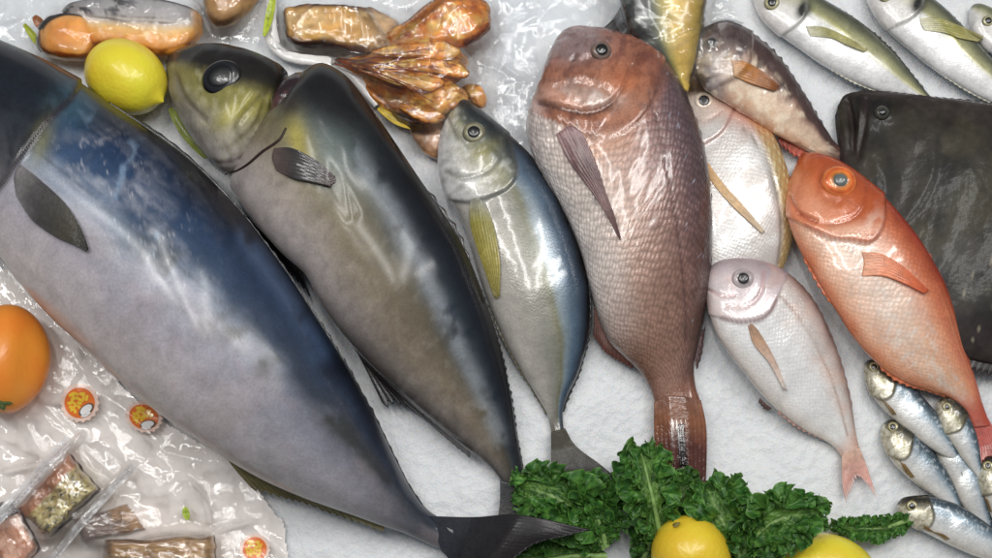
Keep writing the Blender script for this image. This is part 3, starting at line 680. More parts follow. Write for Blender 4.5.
# ------------------------------------------------------------------ pinkish brown sea bream
def fish_bream():
    t = thing('sea_bream', 'large pinkish brown sea bream with orange face and clear rows of scales', 'fish', P(640, 240, 0))
    pairs = [(543, 82, 538, 100), (546, 68, 535, 106), (552, 50, 531, 112), (560, 35, 527, 120), (572, 28, 527, 132), (588, 29, 530, 146), (606, 31, 536, 162), (626, 36, 545, 178), (646, 44, 555, 195), (662, 56, 565, 213), (675, 74, 574, 234), (687, 98, 582, 256), (697, 124, 588, 278), (705, 154, 593, 300), (710, 188, 600, 322),
             (712, 222, 609, 340), (711, 254, 620, 353), (709, 286, 632, 364), (704, 318, 642, 374), (698, 345, 649, 385), (694, 366, 653, 396), (695, 384, 655, 408), (700, 400, 654, 420), (704, 416, 654, 432)]
    B = loft(pairs, [(0, .004), (1, 0)], [(0, .62), (.06, .56), (.3, .42), (.7, .38), (.93, .36), (1, .30)], ns=360, na=150, power=2.2)
    gill = [(646, 92), (640, 110), (622, 128), (604, 134), (586, 132)]
    k1 = step(B, [(662, 70), (654, 96), (640, 118), (622, 132), (600, 138), (572, 128)], .0016, 34, 3, 1)
    k2 = groove(B, [(632, 66), (620, 92), (604, 106), (584, 110)], 2.5, .0016)
    k3 = groove(B, [(538, 103), (556, 107), (582, 113), (600, 110), (613, 102)], 2.6, .0042); groove(B, [(556, 88), (580, 84), (606, 90), (614, 100)], 3.0, .0020); groove(B, [(571, 60), (575, 57)], 2.2, .003)   # mouth
    k4 = groove(B, [(648, 92), (664, 150), (676, 220), (684, 290), (686, 340)], 1.5, .0008)
    k5 = groove(B, [(558, 66), (578, 62), (596, 56)], 3, .0012)
    B.V = B.V + B.N * (0.004 * (B.up > 0) * blob(B.px, B.py, 588, 46, 18, 13, -15))[..., None]
    bumps(B, .0014, 45, 43)
    x, y, v, s = B.px, B.py, B.v, B.s
    bumps(B, .0022, 120, 45, 4, sst(.34, .28, s))
    n1 = fbm(x / 30, y / 30, 4, 65); n2 = fbm(x / 9, y / 9, 4, 66)
    vv = v + .15 * (n1 - .5)
    front = ramp(vv, [(-1, C(206, 196, 190)), (-0.7, C(200, 186, 178)), (-0.4, C(176, 148, 134)), (0, C(152, 119, 108)), (.35, C(132, 102, 98)), (.6, C(104, 82, 86)), (.85, C(82, 65, 70)), (1, C(56, 42, 45))])
    rear = ramp(vv, [(-1, C(116, 80, 66)), (-0.6, C(142, 106, 90)), (0, C(138, 104, 90)), (.5, C(108, 78, 70)), (1, C(58, 40, 38))])
    col = mix(front, rear, sst(.42, .8, s))
    d, sd = dist_poly(x, y, [(662, 70), (654, 96), (640, 118), (622, 132), (600, 138), (572, 128)])
    hm = sst(-16, 8, d * sd) * (s < .5)
    hc = mix(np.broadcast_to(C(152, 96, 72), x.shape + (3,)), C(118, 68, 52), sst(.4, .65, n2))
    hc = mix(hc, C(168, 108, 66), blob(x, y, 606, 96, 40, 26, 0) * .5)
    hc = mix(hc, C(132, 112, 112), np.clip(1.4 * blob(x, y, 576, 44, 32, 18, -8), 0, 1) * .92)
    hc = mix(hc, C(198, 182, 174), np.clip(1.4 * blob(x, y, 584, 97, 36, 10, 6), 0, 1) * .85 * (.6 + .4 * sst(.4, .6, n2)))
    hc = mix(hc, C(86, 52, 46), sst(.5, .75, fbm(x / 6, y / 4, 4, 402)) * .45)
    hc = mix(hc, C(112, 66, 58), blob(x, y, 660, 62, 30, 16, 40) * .7)
    hc = mix(hc, C(190, 120, 84), blob(x, y, 560, 98, 16, 8, 10) * .6)
    hc = mix(hc, C(186, 104, 60), blob(x, y, 622, 82, 16, 14, 0) * .5)
    col = mix(col, hc, hm)
    low = blob(x, y, 530, 118, 12, 40, -10); col = mix(col, C(214, 200, 198), low * .8)
    col = mix(col, C(184, 134, 104), blob(x, y, 604, 146, 30, 12, -12) * .7)
    col = mix(col, C(72, 44, 44), k4 * .55); col = mix(col, C(54, 32, 30), np.clip(k3 * .85 + k1 * .22, 0, 1)); col = mix(col, C(50, 36, 36), blob(x, y, 573, 58, 3, 2.4) * .8); col = mix(col, C(120, 66, 50), k2 * .4)
    blue = sst(.84, .93, fbm(x / 3.2, y / 3.2, 2, 90)) * sst(.2, .5, v) * (s > .2)
    col = mix(col, C(180, 190, 210), blue * .6)
    tailm = sst(.90, .97, s); col = mix(col, C(128, 78, 54), tailm * .8)
    body_obj(B, 'body', BREAM, t, rgba(col, .08), (1 - hm) * (1 - .9 * sst(.88, .96, s)))
    eye(t, B.bvh, 601, 51, 10.5, [(0, C(36, 32, 34)), (.55, C(70, 62, 62)), (.7, C(120, 100, 90)), (1, C(90, 70, 64))], .55, .5, C(14, 13, 16))
    fin('pectoral_fin', t, [[(556, 134), (570, 126), (582, 132)], [(568, 160), (582, 152), (594, 158)], [(590, 190), (598, 186), (606, 192)], [(606, 214), (611, 214), (615, 216)], [(620, 240), (621, 241), (622, 240)]], 0,
        [C(150, 118, 118), C(96, 66, 66), C(112, 80, 78), C(86, 58, 58)], 9, .03, body=B.bvh, off=(.0015, .006), raycol=.6)
    fin('anal_fin', t, [[(594, 306), (606, 330), (636, 358)], [(594, 322), (606, 346), (634, 364)], [(593, 338), (608, 356), (632, 369)]], [.016, .014, .012],
        [C(130, 80, 64), C(112, 66, 54), C(92, 54, 46)], 12, .08)
    edge_fin('dorsal_fin', t, B, 1, .38, .80, [2, 3, 3, 4, 4, 3], [C(84, 58, 60), C(62, 44, 46)], nrays=18, jag=.4, inset=5)
    fin('dorsal_fin', t, [[(700, 326), (696, 342), (694, 356)], [(703, 330), (700, 348), (696, 366)], [(706, 326), (703, 352), (697, 372)]], [.014, .013, .012], [C(84, 52, 50), C(70, 44, 44), C(62, 38, 38)], 6, .1)
    M_TW = skin_mat('wet_brown_fin', rough=0.2, coat=1.0, coat_rough=.05, bump=.4, bump_scale=160, var=.2, coat_bump=.8)
    fin('tail_fin', t, [[(654, 402), (666, 396), (682, 396), (701, 400)], [(654, 424), (668, 420), (684, 420), (706, 424)], [(655, 450), (672, 444), (686, 444), (707, 452)], [(660, 492), (678, 482), (690, 484), (706, 492)]],
        np.array([[.014, .020, .020, .014], [.012, .019, .019, .012], [.012, .019, .018, .012], [.012, .016, .016, .012]]),
        [C(122, 84, 68), C(124, 76, 48), C(84, 44, 36), C(66, 34, 30)], 12, .04, mat=M_TW, raycol=.18)
    fin('tail_slit', t, [[(678, 424), (681, 424), (684, 424)], [(678, 440), (681, 440), (685, 442)], [(680, 466), (683, 466), (688, 466)]], [.0215, .0215, .021], [C(60, 34, 30), C(26, 16, 16), C(26, 16, 18)], 3, 0, mat=M_TW)
    return B
BRM = fish_bream()

# ------------------------------------------------------------------ small pale pink bream
def fish_small():
    t = thing('small_bream', 'small silvery pink bream lying whole on bare ice with a pink forked tail', 'fish', P(785, 360, 0))
    pairs = [(709, 279, 708, 286), (709, 270, 707, 294), (715, 263, 708, 304), (726, 259, 710, 316), (745, 258, 714, 328), (766, 262, 721, 342), (786, 272, 731, 356), (803, 287, 743, 371), (818, 308, 756, 388), (830, 332, 772, 405), (839, 356, 790, 420), (846, 380, 808, 432), (851, 402, 822, 439), (854, 422, 833, 446), (857, 440, 840, 454), (860, 452, 844, 462)]
    B = loft(pairs, [(0, .020), (.3, .012), (.6, .002), (1, 0)], [(0, .45), (.4, .34), (.85, .32), (1, .45)], ns=230, na=90, power=2.1)
    gill = [(776, 300), (770, 312), (758, 320), (738, 322), (722, 318)]
    k1 = step(B, gill, .0022, 22, 1.6, 1)
    k2 = groove(B, [(764, 272), (760, 294), (746, 306), (726, 306)], 2, .0010)
    k3 = groove(B, [(709, 290), (722, 296), (734, 296)], 1.6, .0012)
    k4 = groove(B, [(780, 296), (800, 318), (820, 352), (836, 392), (848, 436)], 1.2, .0006)
    bumps(B, .0009, 55, 53)
    x, y, v, s = B.px, B.py, B.v, B.s
    n1 = fbm(x / 22, y / 22, 4, 75)
    vv = v + .16 * (n1 - .5)
    col = ramp(vv, [(-1, C(206, 196, 190)), (-.6, C(228, 226, 224)), (0, C(222, 218, 217)), (.4, C(210, 204, 201)), (.7, C(192, 180, 174)), (.9, C(150, 124, 116)), (1, C(112, 84, 78))])
    d, sd = dist_poly(x, y, gill); hm = sst(-2, 2, d * sd) * (s < .5)
    hc = ramp(v + .2 * (n1 - .5), [(-1, C(214, 196, 192)), (-.3, C(212, 202, 202)), (.2, C(200, 186, 188)), (.6, C(178, 164, 168)), (1, C(150, 132, 136))])
    hc = mix(hc, C(176, 126, 122), k2 * .5 + k3 * .6)
    col = mix(col, hc, hm); col = mix(col, C(130, 90, 92), k1 * .7)
    col = mix(col, C(140, 108, 92), k4 * .6)
    pk = sst(.5, .7, fbm(x / 14, y / 14, 3, 17)); col = mix(col, C(206, 168, 150), pk * .35 * sst(-.2, .5, v))
    col = mix(col, C(196, 150, 130), sst(.88, .98, s) * .7)
    body_obj(B, 'body', SMALLBREAM, t, rgba(col, .08), 1 - hm)
    eye(t, B.bvh, 743, 279, 10.5, [(0, C(60, 54, 58)), (.5, C(96, 88, 90)), (.65, C(160, 150, 150)), (.85, C(176, 164, 166)), (1, C(158, 146, 148))], .5, .35, C(26, 24, 30))
    fin('pectoral_fin', t, [[(748, 326), (752, 324), (758, 330)], [(754, 344), (762, 342), (768, 346)], [(770, 364), (774, 362), (778, 366)], [(784, 390), (786, 391), (788, 391)]], 0,
        [C(150, 112, 84), C(186, 148, 118), C(206, 178, 160), C(206, 196, 190)], 6, .03, body=B.bvh, off=(.0008, .003), raycol=.3)
    edge_fin('anal_fin', t, B, -1, .60, .84, [4, 5, 4, 3, 2], [C(186, 150, 140), C(120, 86, 82)], nrays=9, jag=.5, inset=4)
    edge_fin('dorsal_fin', t, B, 1, .30, .86, [1, 2, 2, 2, 2], [C(150, 120, 112), C(120, 92, 88)], nrays=14, jag=.4, inset=4)
    fin('tail_fin', t, [[(842, 456), (850, 450), (860, 448)], [(842, 474), (852, 464), (866, 464)], [(843, 490), (855, 474), (872, 482)], [(846, 506), (859, 480), (878, 500)]], [.009, .008, .008, .008],
        [C(206, 170, 150), C(196, 146, 130), C(198, 140, 126), C(206, 176, 170)], 14, .12, raycol=.3)
    fin('pelvic_fin', t, [[(760, 398), (766, 404), (772, 408)], [(758, 402), (763, 409), (768, 411)]], [.006, .004], [C(120, 88, 84), C(70, 56, 56)], 4, .2)
    return B
SML = fish_small()
# ------------------------------------------------------------------ dark flounder
def fish_flounder():
    t = thing('flounder', 'broad flat black slimy flounder at the right edge, under the red fish', 'fish', P(950, 230, 0))
    pairs = [(838, 106, 836, 116), (846, 94, 837, 130), (866, 91, 840, 152), (890, 92, 846, 178), (920, 96, 856, 215), (955, 100, 872, 260), (990, 105, 895, 300), (1030, 112, 925, 335), (1080, 124, 968, 358), (1140, 145, 1020, 366), (1200, 180, 1080, 362), (1250, 225, 1140, 350), (1280, 270, 1200, 335), (1300, 300, 1250, 330)]
    B = loft(pairs, .002, [(0, .30), (.25, .20), (1, .13)], ns=230, na=110, power=2.3)
    k1 = groove(B, [(848, 100), (852, 124), (852, 150)], 4, .005)
    k2 = groove(B, [(866, 100), (864, 126), (858, 156)], 3, .003)
    B.V = B.V + B.N * (.005 * (B.up > 0) * (blob(B.px, B.py, 882, 114, 12, 10) + .8 * blob(B.px, B.py, 862, 112, 7, 16)))[..., None]
    k3 = step(B, [(930, 98), (938, 140), (930, 190), (900, 230)], .0012, 30, 6, 1)
    bumps(B, .0030, 22, 63, 2); bumps(B, .0004, 150, 64, 3)
    x, y, v, s = B.px, B.py, B.v, B.s
    n1 = fbm(x / 34, y / 34, 4, 85)
    col = mix(np.broadcast_to(C(46, 42, 35), x.shape + (3,)), C(26, 24, 22), sst(.35, .65, n1))
    col = mix(col, C(60, 56, 42), sst(.52, .7, fbm(x / 46, y / 46, 3, 86)) * .6)
    col = mix(col, C(50, 42, 42), sst(.6, .95, np.abs(v)) * .8)
    col = mix(col, C(150, 140, 120), sst(.77, .83, fbm(x / 4.5, y / 4.5, 2, 87)) * sst(200, 280, y) * .6)
    col = mix(col, C(44, 34, 34), np.clip(k1 + k2, 0, 1) * .8)
    body_obj(B, 'body', SLIME, t, rgba(col, 0))
    eye(t, B.bvh, 882, 113, 7.5, [(0, C(30, 30, 30)), (.6, C(66, 66, 58)), (1, C(48, 46, 44))], .5, .6, C(14, 14, 16))
    edge_fin('fringe_fin', t, B, -1, .25, .8, [6, 14, 16, 14, 10], [C(44, 40, 38), C(40, 34, 32)], nrays=50, jag=.25, inset=6)
    edge_fin('fringe_fin', t, B, 1, .10, .8, [1, 3, 6, 10, 10], [C(48, 42, 42), C(40, 34, 34)], nrays=50, jag=.2, inset=6)
    return B
FLO = fish_flounder()

# ------------------------------------------------------------------ brown and white rockfish
def fish_rock():
    t = thing('rockfish', 'brown and cream rockfish with an orange fin, above the pale bream', 'fish', P(770, 95, .02))
    pairs = [(694, 44, 692, 54), (698, 34, 692, 64), (708, 26, 696, 76), (724, 22, 706, 88), (742, 28, 722, 100), (760, 40, 738, 110), (778, 58, 754, 120), (793, 77, 770, 130), (806, 97, 785, 139), (817, 116, 799, 147), (827, 132, 812, 153), (836, 144, 826, 157), (842, 150, 836, 160)]
    B = loft(pairs, [(0, .020), (.5, .014), (1, .004)], [(0, .6), (.4, .5), (1, .6)], ns=180, na=80)
    k1 = step(B, [(752, 40), (750, 60), (738, 76), (722, 84)], .003, 24, 2, 1)
    k2 = groove(B, [(700, 66), (714, 66), (726, 56)], 2.2, .0016)
    bumps(B, .003, 60, 73)
    x, y, v, s = B.px, B.py, B.v, B.s
    n = fbm(x / 13, y / 13, 4, 95)
    col = ramp(v + .35 * (n - .5), [(-1, C(196, 150, 120)), (-.6, C(208, 184, 158)), (-.1, C(196, 168, 146)), (.12, C(150, 120, 104)), (.3, C(78, 58, 54)), (1, C(52, 40, 42))])
    hd = sst(.36, .22, s); hc = mix(np.broadcast_to(C(158, 150, 150), x.shape + (3,)), C(112, 96, 92), sst(.45, .62, n))
    hc = mix(hc, C(206, 186, 170), blob(x, y, 722, 66, 12, 14) * .7)
    hc = mix(hc, C(72, 54, 52), blob(x, y, 736, 34, 14, 10, 30) * .85)
    col = mix(col, hc, hd)
    wh = sst(.55, .68, fbm(x / 9, y / 9, 3, 96)) * sst(.5, .2, v) ; col = mix(col, C(222, 200, 176), wh * .7); col = mix(col, C(60, 44, 42), sst(.55, .66, fbm(x / 11, y / 11, 4, 197)) * sst(-.2, .1, v) * .8)
    col = mix(col, C(70, 34, 28), sst(.9, .98, s) * .8); col = mix(col, C(90, 60, 54), k1 * .5 + k2 * .4)
    body_obj(B, 'body', SILVER, t, rgba(col, 0))
    eye(t, B.bvh, 712, 43, 7.5, [(0, C(40, 38, 40)), (.6, C(90, 84, 80)), (1, C(140, 128, 122))], .55, .4, C(20, 19, 22))
    fin('pectoral_fin', t, [[(731, 60), (733, 68), (734, 76)], [(746, 62), (748, 72), (747, 82)], [(764, 72), (765, 79), (762, 87)], [(781, 86), (780, 89), (777, 92)]], 0,
        [C(196, 156, 116), C(176, 112, 46), C(152, 92, 36), C(116, 66, 34)], 7, .05, body=B.bvh, off=(.001, .004), raycol=.3)
    fin('anal_fin', t, [[(780, 134), (796, 146), (812, 152)], [(778, 140), (794, 152), (808, 156)], [(780, 146), (794, 157), (806, 159)]], [.012, .010, .009], [C(190, 96, 66), C(180, 76, 52), C(160, 60, 44)], 6, .2)
    edge_fin('dorsal_fin', t, B, 1, .30, .85, [3, 5, 4, 3, 3], [C(56, 44, 44), C(44, 36, 38)], nrays=12, jag=.5, inset=4)
    fin('tail_fin', t, [[(842, 148), (838, 156), (834, 162)], [(854, 156), (850, 166), (842, 172)], [(870, 166), (864, 178), (852, 186)]], [.012, .008, .006], [C(70, 36, 32), C(56, 30, 30), C(44, 30, 30)], 10, .1)
    return B
ROCK = fish_rock()

# ------------------------------------------------------------------ red alfonsino
def fish_red():
    t = thing('red_snapper', 'bright orange red fish with a huge round orange eye, lying over the black flounder', 'fish', P(880, 290, 0))
    pairs = [(798, 164, 793, 172), (800, 156, 789, 182), (812, 153, 787, 198), (830, 157, 788, 216), (850, 168, 793, 234), (872, 186, 801, 252), (894, 208, 812, 271), (914, 233, 826, 294), (931, 258, 841, 318), (944, 282, 857, 341), (953, 306, 874, 360), (960, 330, 892, 375), (967, 354, 912, 385), (974, 376, 932, 392), (981, 398, 950, 399), (986, 414, 962, 412), (990, 426, 970, 428)]
    B = loft(pairs, [(0, .016), (.4, .022), (.8, .012), (1, .004)], [(0, .5), (.3, .42), (.85, .38), (1, .5)], ns=250, na=96, power=2.15)
    gill = [(884, 196), (884, 222), (872, 242), (850, 240), (832, 238), (806, 226)]
    k1 = step(B, gill, .0030, 28, 1.8, 1)
    k2 = groove(B, [(868, 186), (862, 210), (846, 222), (822, 224), (800, 214)], 2.2, .0014)
    k3 = groove(B, [(790, 196), (800, 214), (816, 222)], 2, .0018)
    k4 = groove(B, [(826, 162), (818, 178), (822, 196), (838, 204)], 2.4, .0012)
    bumps(B, .0012, 50, 83)
    x, y, v, s = B.px, B.py, B.v, B.s
    n1 = fbm(x / 24, y / 24, 4, 105); n2 = fbm(x / 8, y / 8, 4, 106)
    vv = v + .18 * (n1 - .5)
    col = ramp(vv, [(-1, C(206, 112, 66)), (-.8, C(224, 168, 138)), (-.4, C(226, 190, 172)), (0, C(226, 190, 172)), (.32, C(216, 160, 134)), (.55, C(194, 108, 70)), (.8, C(160, 68, 36)), (1, C(146, 44, 28))])
    rear = ramp(vv, [(-1, C(206, 120, 76)), (-.5, C(220, 178, 152)), (0, C(220, 172, 142)), (.5, C(206, 132, 98)), (1, C(160, 56, 36))])
    col = mix(col, rear, sst(.5, .8, s))
    d, sd = dist_poly(x, y, gill); hm = sst(-2, 2, d * sd) * (s < .5)
    hc = ramp(v + .3 * (n2 - .5), [(-1, C(214, 128, 88)), (-.3, C(202, 124, 84)), (.2, C(180, 88, 40)), (1, C(158, 62, 24))])
    hc = mix(hc, C(222, 172, 146), blob(x, y, 852, 232, 34, 8, -6) * .8)
    hc = mix(hc, C(216, 150, 118), blob(x, y, 812, 206, 14, 8, 20) * .5)
    hc = mix(hc, C(226, 186, 166), blob(x, y, 874, 226, 12, 16, 0) * .6 * sst(.4, .6, n2))
    col = mix(col, hc, hm)
    col = mix(col, C(150, 60, 36), k1 * .5); col = mix(col, C(150, 58, 32), k2 * .4 + k3 * .5 + k4 * .25)
    fl = sst(.50, .70, fbm(x / 3.5, y / 5, 4, 511)) * sst(-.9, -.5, v) * sst(.45, .05, v); col = mix(col, C(236, 214, 208), fl * .38 * (1 - hm))  # silvery sheen and sparkle of the belly painted in as pale flecks
    # rows of scales toward the tail
    r = np.abs(np.sin(B.v * 26 + .3 * n1)); col = mix(col, C(222, 150, 96), (r < .35) * sst(.5, .7, s) * .35)
    col = mix(col, C(164, 52, 36), sst(.86, .97, s) * .85)
    body_obj(B, 'body', REDSKIN, t, rgba(col, .05), 1 - hm)
    eye(t, B.bvh, 839, 182, 17.5, [(0, C(120, 122, 116)), (.36, C(120, 110, 84)), (.40, C(90, 56, 24)), (.46, C(206, 120, 40)), (.62, C(214, 112, 34)), (.74, C(196, 74, 26)), (.86, C(214, 120, 50)), (1, C(196, 84, 36))], .38, .42, C(92, 98, 96), squash=.95)
    fin('pectoral_fin', t, [[(862, 252), (864, 262), (862, 276)], [(882, 254), (886, 264), (884, 276)], [(906, 268), (908, 276), (906, 284)], [(930, 290), (929, 292), (927, 294)]], 0,
        [C(222, 150, 112), C(214, 124, 76), C(206, 104, 58), C(190, 86, 50)], 8, .03, body=B.bvh, off=(.001, .005), raycol=.25)
    edge_fin('dorsal_fin', t, B, 1, .40, .62, [2, 3, 4, 5, 9], [C(176, 60, 38), C(170, 66, 44), C(200, 120, 90)], nrays=7, jag=.55, inset=4, lean=.8)
    edge_fin('anal_fin', t, B, -1, .66, .9, [3, 6, 5, 3, 2], [C(206, 120, 80), C(176, 90, 56)], nrays=10, jag=.3, inset=4)
    edge_fin('pelvic_fin', t, B, -1, .28, .44, [2, 4, 4, 2], [C(206, 110, 60), C(190, 92, 46)], nrays=6, jag=.3, inset=5)
    fin('tail_fin', t, [[(988, 418), (978, 424), (966, 424)], [(1000, 440), (984, 446), (968, 448)], [(1016, 470), (990, 462), (966, 486)]], [.012, .012, .013], [C(170, 60, 44), C(176, 70, 56), C(190, 110, 100)], 14, .1)
    return B
RED = fish_red()

# ------------------------------------------------------------------ horse mackerel
def mackerel(pairs, label, eyepos, gill, spot, pec, lift=0.0, eyer=8, full=True, mouth=None):
    t = thing('horse_mackerel', label, 'fish', P(pairs[5][0], pairs[5][3], 0))
    t['group'] = 'white bellied horse mackerel in the top right corner'
    B = loft(pairs, lift, [(0, .6), (.4, .5), (1, .55)], ns=200, na=84)
    k1 = step(B, gill, .0022, 22, 1.6, 1)
    bumps(B, .0010, 50, 93)
    x, y, v, s = B.px, B.py, B.v, B.s
    n1 = fbm(x / 22, y / 22, 4, 115)
    vv = v + .14 * (n1 - .5)
    col = ramp(vv, [(-1, C(216, 216, 216)), (-.5, C(226, 228, 228)), (-.05, C(220, 222, 220)), (.08, C(212, 212, 198)), (.18, C(164, 162, 116)), (.36, C(138, 138, 104)), (.6, C(96, 98, 78)), (.85, C(56, 60, 48)), (1, C(32, 36, 30))])
    d, sd = dist_poly(x, y, gill); hm = sst(-2, 2, d * sd) * (s < .5)
    hc = ramp(v + .25 * (fbm(x / 8, y / 8, 4, 5) - .5), [(-1, C(212, 208, 206)), (-.2, C(206, 204, 200)), (.2, C(178, 174, 150)), (.5, C(120, 122, 92)), (1, C(66, 70, 56))])
    col = mix(col, hc, hm)
    # scute line toward the tail
    ss = np.linspace(0, 1, B.ns)
    ln = np.exp(-((v - np.interp(s, [0.35, .6, 1], [.28, .06, 0])) / .045) ** 2) * sst(.35, .5, s)
    B.V = B.V + B.N * (.0012 * ln * (B.up > 0))[..., None]
    col = mix(col, C(206, 200, 120), ln * .7)
    rib = 0.5 + .5 * np.sin(s * 90); col = col * (1 - .05 * rib * sst(.2, -.1, v))[..., None]
    if spot: col = mix(col, C(26, 28, 26), np.clip(1.6 * blob(x, y, spot[0], spot[1], 6.5, 9, 30), 0, 1))
    col = mix(col, C(150, 150, 140), k1 * .45)
    body_obj(B, 'body', SILVER, t, rgba(col, .08), 1 - hm)
    if eyepos: eye(t, B.bvh, eyepos[0], eyepos[1], eyer, [(0, C(34, 36, 34)), (.55, C(80, 80, 66)), (.65, C(176, 170, 130)), (.85, C(150, 146, 112)), (1, C(84, 82, 66))], .52, .4)
    if pec: fin('pectoral_fin', t, pec, 0, [C(196, 194, 170), C(150, 146, 76), C(158, 152, 86), C(176, 170, 120)], 7, .03, body=B.bvh, off=(.0008, .003), raycol=.2)
    edge_fin('dorsal_fin', t, B, 1, .30, .95, [1, 2, 3, 2, 2], [C(60, 64, 50), C(50, 54, 44)], nrays=20, jag=.4, inset=4)
    if full: edge_fin('anal_fin', t, B, -1, .55, .95, [1, 2, 2, 2], [C(206, 204, 190), C(190, 188, 170)], nrays=16, jag=.3, inset=3)
    return B
mackerel([(754, -6, 753, 0), (760, -14, 755, 6), (776, -18, 760, 16), (796, -12, 769, 26), (816, -4, 782, 36), (834, 6, 797, 47), (852, 17, 814, 59), (868, 29, 832, 70), (884, 43, 850, 80), (898, 57, 868, 88), (910, 72, 886, 94), (920, 84, 902, 98), (930, 96, 918, 102)],
         'horse mackerel lying over the mouth of the black flounder, olive back and white belly', (772, 3), [(806, 0), (806, 14), (796, 26), (784, 34)], (804, 10),
         [[(806, 26), (808, 31), (810, 36)], [(824, 27), (828, 33), (832, 38)], [(846, 36), (848, 40), (848, 45)], [(868, 48), (868, 50), (866, 52)]])
mackerel([(866, -14, 865, -8), (872, -22, 867, 0), (886, -26, 872, 10), (906, -20, 882, 24), (926, -6, 896, 38), (945, 9, 912, 52), (962, 26, 930, 66), (978, 44, 950, 80), (994, 62, 972, 93), (1010, 80, 994, 104), (1026, 98, 1014, 114), (1040, 116, 1032, 122)],
         'larger horse mackerel running off the top right corner, yellow fin on white flank', (886, -5), [(922, -14), (922, 6), (912, 18), (896, 26)], (919, 5),
         [[(920, 18), (921, 24), (924, 30)], [(938, 18), (944, 25), (946, 33)], [(956, 24), (962, 30), (960, 38)], [(984, 36), (984, 39), (980, 42)]])
mackerel([(971, 8, 970, 12), (974, 5, 970, 20), (982, 5, 972, 30), (996, 12, 978, 40), (1014, 24, 990, 52), (1034, 40, 1008, 66), (1054, 60, 1030, 80), (1070, 80, 1056, 92), (1080, 92, 1074, 98)],
         'horse mackerel of which only the small dark eyed head shows at the right edge', (988, 21), [(1006, 18), (1004, 34), (994, 46)], None, None, eyer=6, full=False)

# ------------------------------------------------------------------ sardines
def sardine(name_pairs, label, eyepos, gill, lift, r=5.0, pec=None, seed=1, tail=None, tailz=.006):
    t = thing('sardine', label, 'fish', P(name_pairs[3][0], name_pairs[3][3], 0))
    t['group'] = 'small blue and silver sardines in the bottom right corner'
    B = loft(name_pairs, lift, [(0, .6), (.4, .42), (1, .5)], ns=150, na=64)
    k1 = step(B, gill, .0016, 14, 1.2, 1) if gill else 0
    bumps(B, .0008, 70, 100 + seed)
    x, y, v, s = B.px, B.py, B.v, B.s
    n1 = fbm(x / 12, y / 12, 4, 125 + seed)
    vv = v + .2 * (n1 - .5)
    col = ramp(vv, [(-1, C(196, 190, 180)), (-.5, C(206, 206, 204)), (0, C(190, 196, 200)), (.2, C(150, 166, 178)), (.4, C(112, 130, 142)), (.65, C(68, 86, 98)), (1, C(42, 50, 56))])
    spk = sst(.6, .7, fbm(x / 2.2, y / 2.2, 2, 9 + seed)); col = mix(col, C(206, 212, 218), spk * .5 * sst(.0, .3, v) * sst(.95, .6, v))
    if gill is not None:
        d, sd = dist_poly(x, y, gill); hm = sst(-1.5, 1.5, d * sd) * (s < .5)
        v_n = fbm(x / 2.5, y / 2.5, 3, 77 + seed)
        hc = ramp(v + .35 * (fbm(x / 5, y / 5, 4, 5 + seed) - .5), [(-1, C(186, 180, 160)), (-.2, C(186, 181, 160)), (.0, C(150, 143, 112)), (.25, C(84, 80, 66)), (.6, C(48, 48, 44)), (1, C(28, 30, 30))])
        hc = mix(hc, C(206, 204, 190), sst(.55, .7, v_n) * .6 * sst(.4, .1, v)); hc = mix(hc, C(96, 86, 56), sst(.45, .3, v_n) * .5)
        col = mix(col, hc, hm); col = mix(col, C(84, 72, 40), k1 * .7)
    body_obj(B, 'body', SILVER, t, rgba(col, .26))
    if eyepos: eye(t, B.bvh, eyepos[0], eyepos[1], r, [(0, C(20, 20, 20)), (.5, C(40, 38, 30)), (.58, C(180, 172, 130)), (.85, C(150, 142, 104)), (1, C(80, 74, 54))], .55, .3)
    if pec: fin('pectoral_fin', t, pec, 0, [C(120, 92, 40), C(110, 86, 44), C(120, 100, 60)], 4, .05, body=B.bvh, off=(.0006, .002), raycol=.3, nu=30, nv=18)
    if tail: fin('tail_fin', t, tail, [tailz] * len(tail), [C(110, 112, 104), C(96, 98, 92), C(84, 84, 80)], 10, .1, nu=40, nv=20)
    return B
sardine([(980, 462, 976, 466), (986, 456, 976, 476), (1000, 458, 980, 488), (1014, 470, 986, 502), (1024, 490, 992, 518), (1030, 512, 1000, 534), (1032, 540, 1012, 556), (1030, 566, 1020, 576)],
        'sardine mostly outside the right edge, only its face and gill in view', (988, 466), [(1003, 478), (996, 492), (984, 496)], .004, 5, [[(983, 494), (985, 498), (988, 500)], [(988, 510), (990, 512), (992, 512)]], 5)
sardine([(938, 436, 932, 440), (946, 436, 934, 448), (958, 442, 940, 462), (970, 454, 948, 478), (980, 470, 956, 494), (987, 488, 964, 508), (991, 506, 972, 520), (993, 522, 980, 530), (993, 536, 986, 538)],
        'headless looking sardine belly wedged beneath the others, plain white flank', None, None, 0.0, seed=6)
sardine([(940, 400, 936, 404), (946, 397, 936, 410), (956, 401, 939, 420), (967, 413, 945, 433), (975, 430, 954, 446), (979, 446, 962, 458), (981, 460, 970, 468), (984, 474, 978, 478)],
        'short sardine tucked beside the red tail, dark crowned head upward', (947, 407), [(966, 420), (960, 430), (948, 434)], [(0, .010), (1, .012)], 4.5, None, 4)
